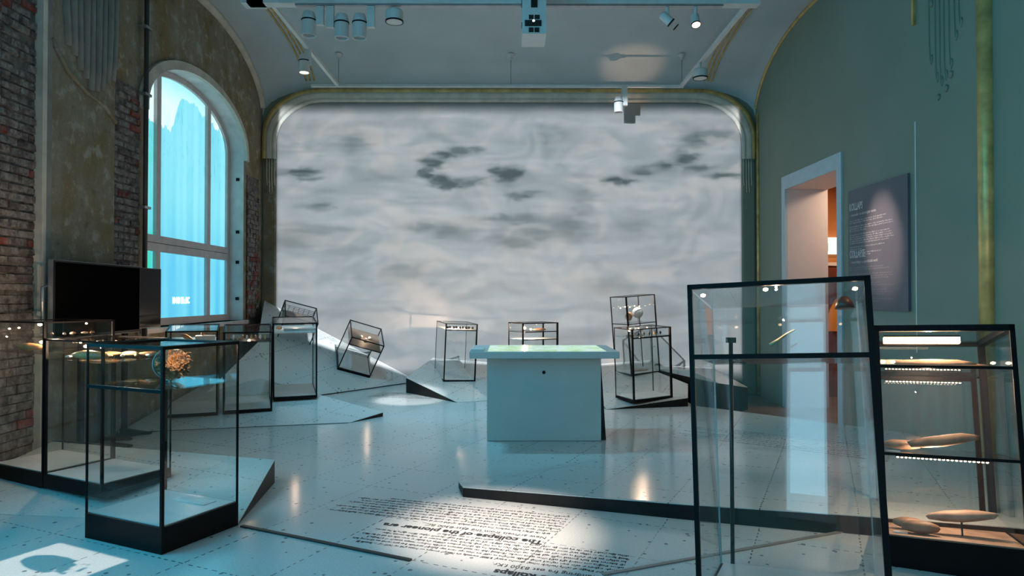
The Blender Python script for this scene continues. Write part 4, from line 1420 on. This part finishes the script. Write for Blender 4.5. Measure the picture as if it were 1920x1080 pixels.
flood('grey disc light under the near beam right of the spotlights', (-1.401, 8.28, 4.90), .108)
flood('grey disc light under the right bar near the far corner', (2.9, 10.314, 4.87), .11, .187)


def small_spot(label, loc, rot, lit):
    s = thing('small_spotlight', label, 'spotlight', loc)
    MB().tube([(-.0, 0, TZ - .025 - loc[2]), (0, 0, .06)], .02, 8).build('stem', 'white', s)
    b = MB().lathe([(.03, .11), (.05, .09), (.055, -.05), (.045, -.045)], 14, Euler(rot).to_matrix().to_4x4())
    b.build('barrel', 'white', s, smooth=False)
    m2 = Euler(rot).to_matrix().to_4x4()
    MB().lathe([(.05, -.06), (.058, -.06), (.058, -.045), (.05, -.045)], 14, m2, caps=False).build('black_ring', 'black', s)
    MB().lathe([(.001, -.058), (.048, -.058), (.048, -.052), (.001, -.052)], 14, m2).build('lens', lit, s)
    if lit == 'steel':
        MB().lathe([(.03, -.14), (.045, -.14), (.045, -.13), (.03, -.13)], 12, m2, caps=False).build('front_ring', 'black', s)
    return s


small_spot('white angled small spotlight under the near beam at right, unlit', (1.93, 8.27, 4.88), (0, R(-48), 0), 'steel')
small_spot('small spotlight glowing warm at the right end of the near beam', (2.271, 8.27, 4.86), (R(-25), R(0), 0), 'lamp_on')

pj = thing('projector', 'white projector with dark vents hanging at the top centre', 'projector', (.277, 7.96, 4.51))
MB().box((-.13, -.2, .0), (.145, .22, .62)).build('body', 'white', pj)
b = MB().box((-.10, -.204, .22), (.135, -.2, .135 + .08))
for x0, x1, z0, z1, nm, mm in ((-.055, .0, .165, .215, 'vent', 'black_gloss'), (.012, .07, .165, .215, 'vent', 'black_gloss'), (-.10, .09, .085, .155, 'lens_slot', 'black_gloss'),
                               (-.055, .0, .015, .07, 'vent', 'black_gloss'), (.01, .065, .015, .07, 'vent', 'black_gloss'), (-.03, .045, .30, .45, 'grille', 'dark_wood')):
    MB().box((x0, -.206, z0), (x1, -.2, z1)).build(nm, mm, pj)
MB().blob((.016, .004, .012), 1, 0, 1, mx=Matrix.Translation((0, -.208, .145))).build('glow', 'proj_glow', pj)
for z in (.42, .36, .12):
    MB().box((-.137, -.1, z), (-.13, -.04, z + .05)).build('side_clip', 'black', pj)
MB().tube([(0, 0, .62), (0, 0, z_ceil(.29, 7.96) - 4.51)], .04, 10).build('mount_pole', 'white', pj)

# ------------------------------------------------------------------ writing
def word_line(length, rr, h, dash_w=.0075, gap=.006):
    """an illegible line of small print: tiny strokes grouped to words"""
    b = MB()
    x = 0
    while x < length:
        for _ in range(rr.randint(2, 9)):
            hh = h * rr.choice((.55, .6, .62, 1.0, .58, .6, .95))
            zz = -h * .28 if rr.random() < .12 else 0
            if rr.random() < .55:
                b.poly([(x, zz, 0), (x + dash_w, zz, 0), (x + dash_w, hh, 0), (x, hh, 0)])
            else:
                b.poly([(x, 0, 0), (x + dash_w * .4, 0, 0), (x + dash_w * .4, hh, 0), (x, hh, 0)])
                b.poly([(x + dash_w * .4, hh * .7, 0), (x + dash_w, hh * .7, 0), (x + dash_w, hh * .95, 0), (x + dash_w * .4, hh * .95, 0)])
            x += dash_w + gap * .55
            if x > length:
                break
        x += gap * 1.7
    return b


def floor_print(name, label, O, e, blocks, ink='ink', z=.0015):
    e = Vector((e[0], e[1], 0)).normalized()
    up = Vector((-e.y, e.x, 0))
    if up.y > 0:
        pass
    t_ = thing(name, label, 'lettering', (O[0], O[1], z), (0, 0, math.atan2(e.y, e.x)))
    rr = random.Random(4)
    for blk in blocks:
        if blk[0] == 'T':
            _, nm, s, x, n, size, bold = blk
            me = text_mesh(s, size, 0, bold=bold)
            me.materials.append(M[ink])
            link(nm, me, t_, (x, n, 0))
        else:
            _, x, n, length, h = blk
            word_line(length, rr, h).build('text_line', ink, t_, (x, n, 0))
    return t_


blocks = [('T', 'heading_lettering', 'The collapse of the pioneer era', 0, 0, .086, .003),
          ('T', 'subheading_lettering', 'New arrivals from the east 8300 BC', 0, -.075, .056, .0)]
for q in range(8):
    blocks.append(('L', -.04 if q else .0, -.145 - q * .052, (1.62, 1.58, 1.66, 1.5, 1.62, 1.55, 1.6, 1.35)[q], .027))
blocks += [('T', 'heading_lettering', 'Pionertidens kollaps', -.56, .50, .086, .003), ('T', 'subheading_lettering', 'Ny innvandring fra øst 8300 f.Kr.', -.56, .415, .056, .0)]
for q in range(7):
    blocks.append(('L', -.53, .345 - q * .046, (1.62, 1.68, 1.6, 1.66, 1.55, 1.62, 1.2)[q], .025))
floor_print('floor_lettering', 'lit black floor lettering about the collapse, upside down in the foreground', (.213, 4.212), (-.949, .316), blocks)
floor_print('floor_lettering', 'faint lit lettering on the far floor left of the white table', (-1.15, 10.1), (-.97, .24),
            [('L', 0, -.09 * q, 1.0, .04) for q in range(6)], z=.002)
o = floor_print('floor_lettering', 'slanting dark lettering lit on the floor behind the tall right case', (3.35, 6.05), (-.80, .60),
                [('L', 0, -.085 * q, (1.9, 2.0, 1.7, 2.0, 1.4)[q % 5], .045) for q in range(8)], z=.06)
o.rotation_euler[0] = 0
o.location.z = .05

# wall sign
sg = thing('wall_sign', 'dark slate text board on the green wall right of the doorway', 'sign', (W, 8.12, 0))
y0, y1 = 7.46 - 8.12, 8.776 - 8.12
MB().box((-.03, y0, 1.342), (-.002, y1, 2.86)).build('board', 'sign', sg)
rr = random.Random(12)


def sign_text(s, y, z, size, ink, bold=0.0, sq=.8):
    me = text_mesh(s, size, .0005, bold=bold, squeeze=sq)
    me.materials.append(M[ink])
    o = link('title_lettering' if size > .09 else 'subtitle_lettering', me, sg, (-.032, y, z))
    o.rotation_euler = (R(90), 0, R(-90))


sign_text('KOLLAPS', .62, 2.60, .13, 'white_ink', .002, .62)
sign_text('– menneske i en uforutsigbar verden', .60, 2.525, .052, 'white_ink', .0, .8)
sign_text('COLLAPSE', .62, 2.00, .13, 'white_ink', .002, .62)
sign_text('– human being in an unpredictable world', .60, 1.925, .052, 'white_ink', .0, .75)
zz = 2.46
for q in range(15):
    if q in (2, 5, 10, 12):
        zz -= .022
    b = word_line((.85, .78, .98, 1.0, .4, .92, .95, .98, 1.0, .9, .82, .3, .75, .5, .4)[q], rr, .016, .005, .006)
    o = b.build('text_line', 'white_ink', sg, (-.032, .615, zz))
    o.rotation_euler = (R(90), 0, R(-90))
    zz -= .027
zz = 1.865
for q in range(13):
    if q in (2, 5, 7, 10):
        zz -= .03
    b = word_line((.8, .9, .95, .98, .9, .7, 1.0, .85, 1.0, .8, .98, .7, .5)[q], rr, .016, .005, .006)
    o = b.build('text_line', 'soft_ink', sg, (-.032, .615, zz))
    o.rotation_euler = (R(90), 0, R(-90))
    zz -= .027
print('tiles', ntile, 'bricks', bricks_n)
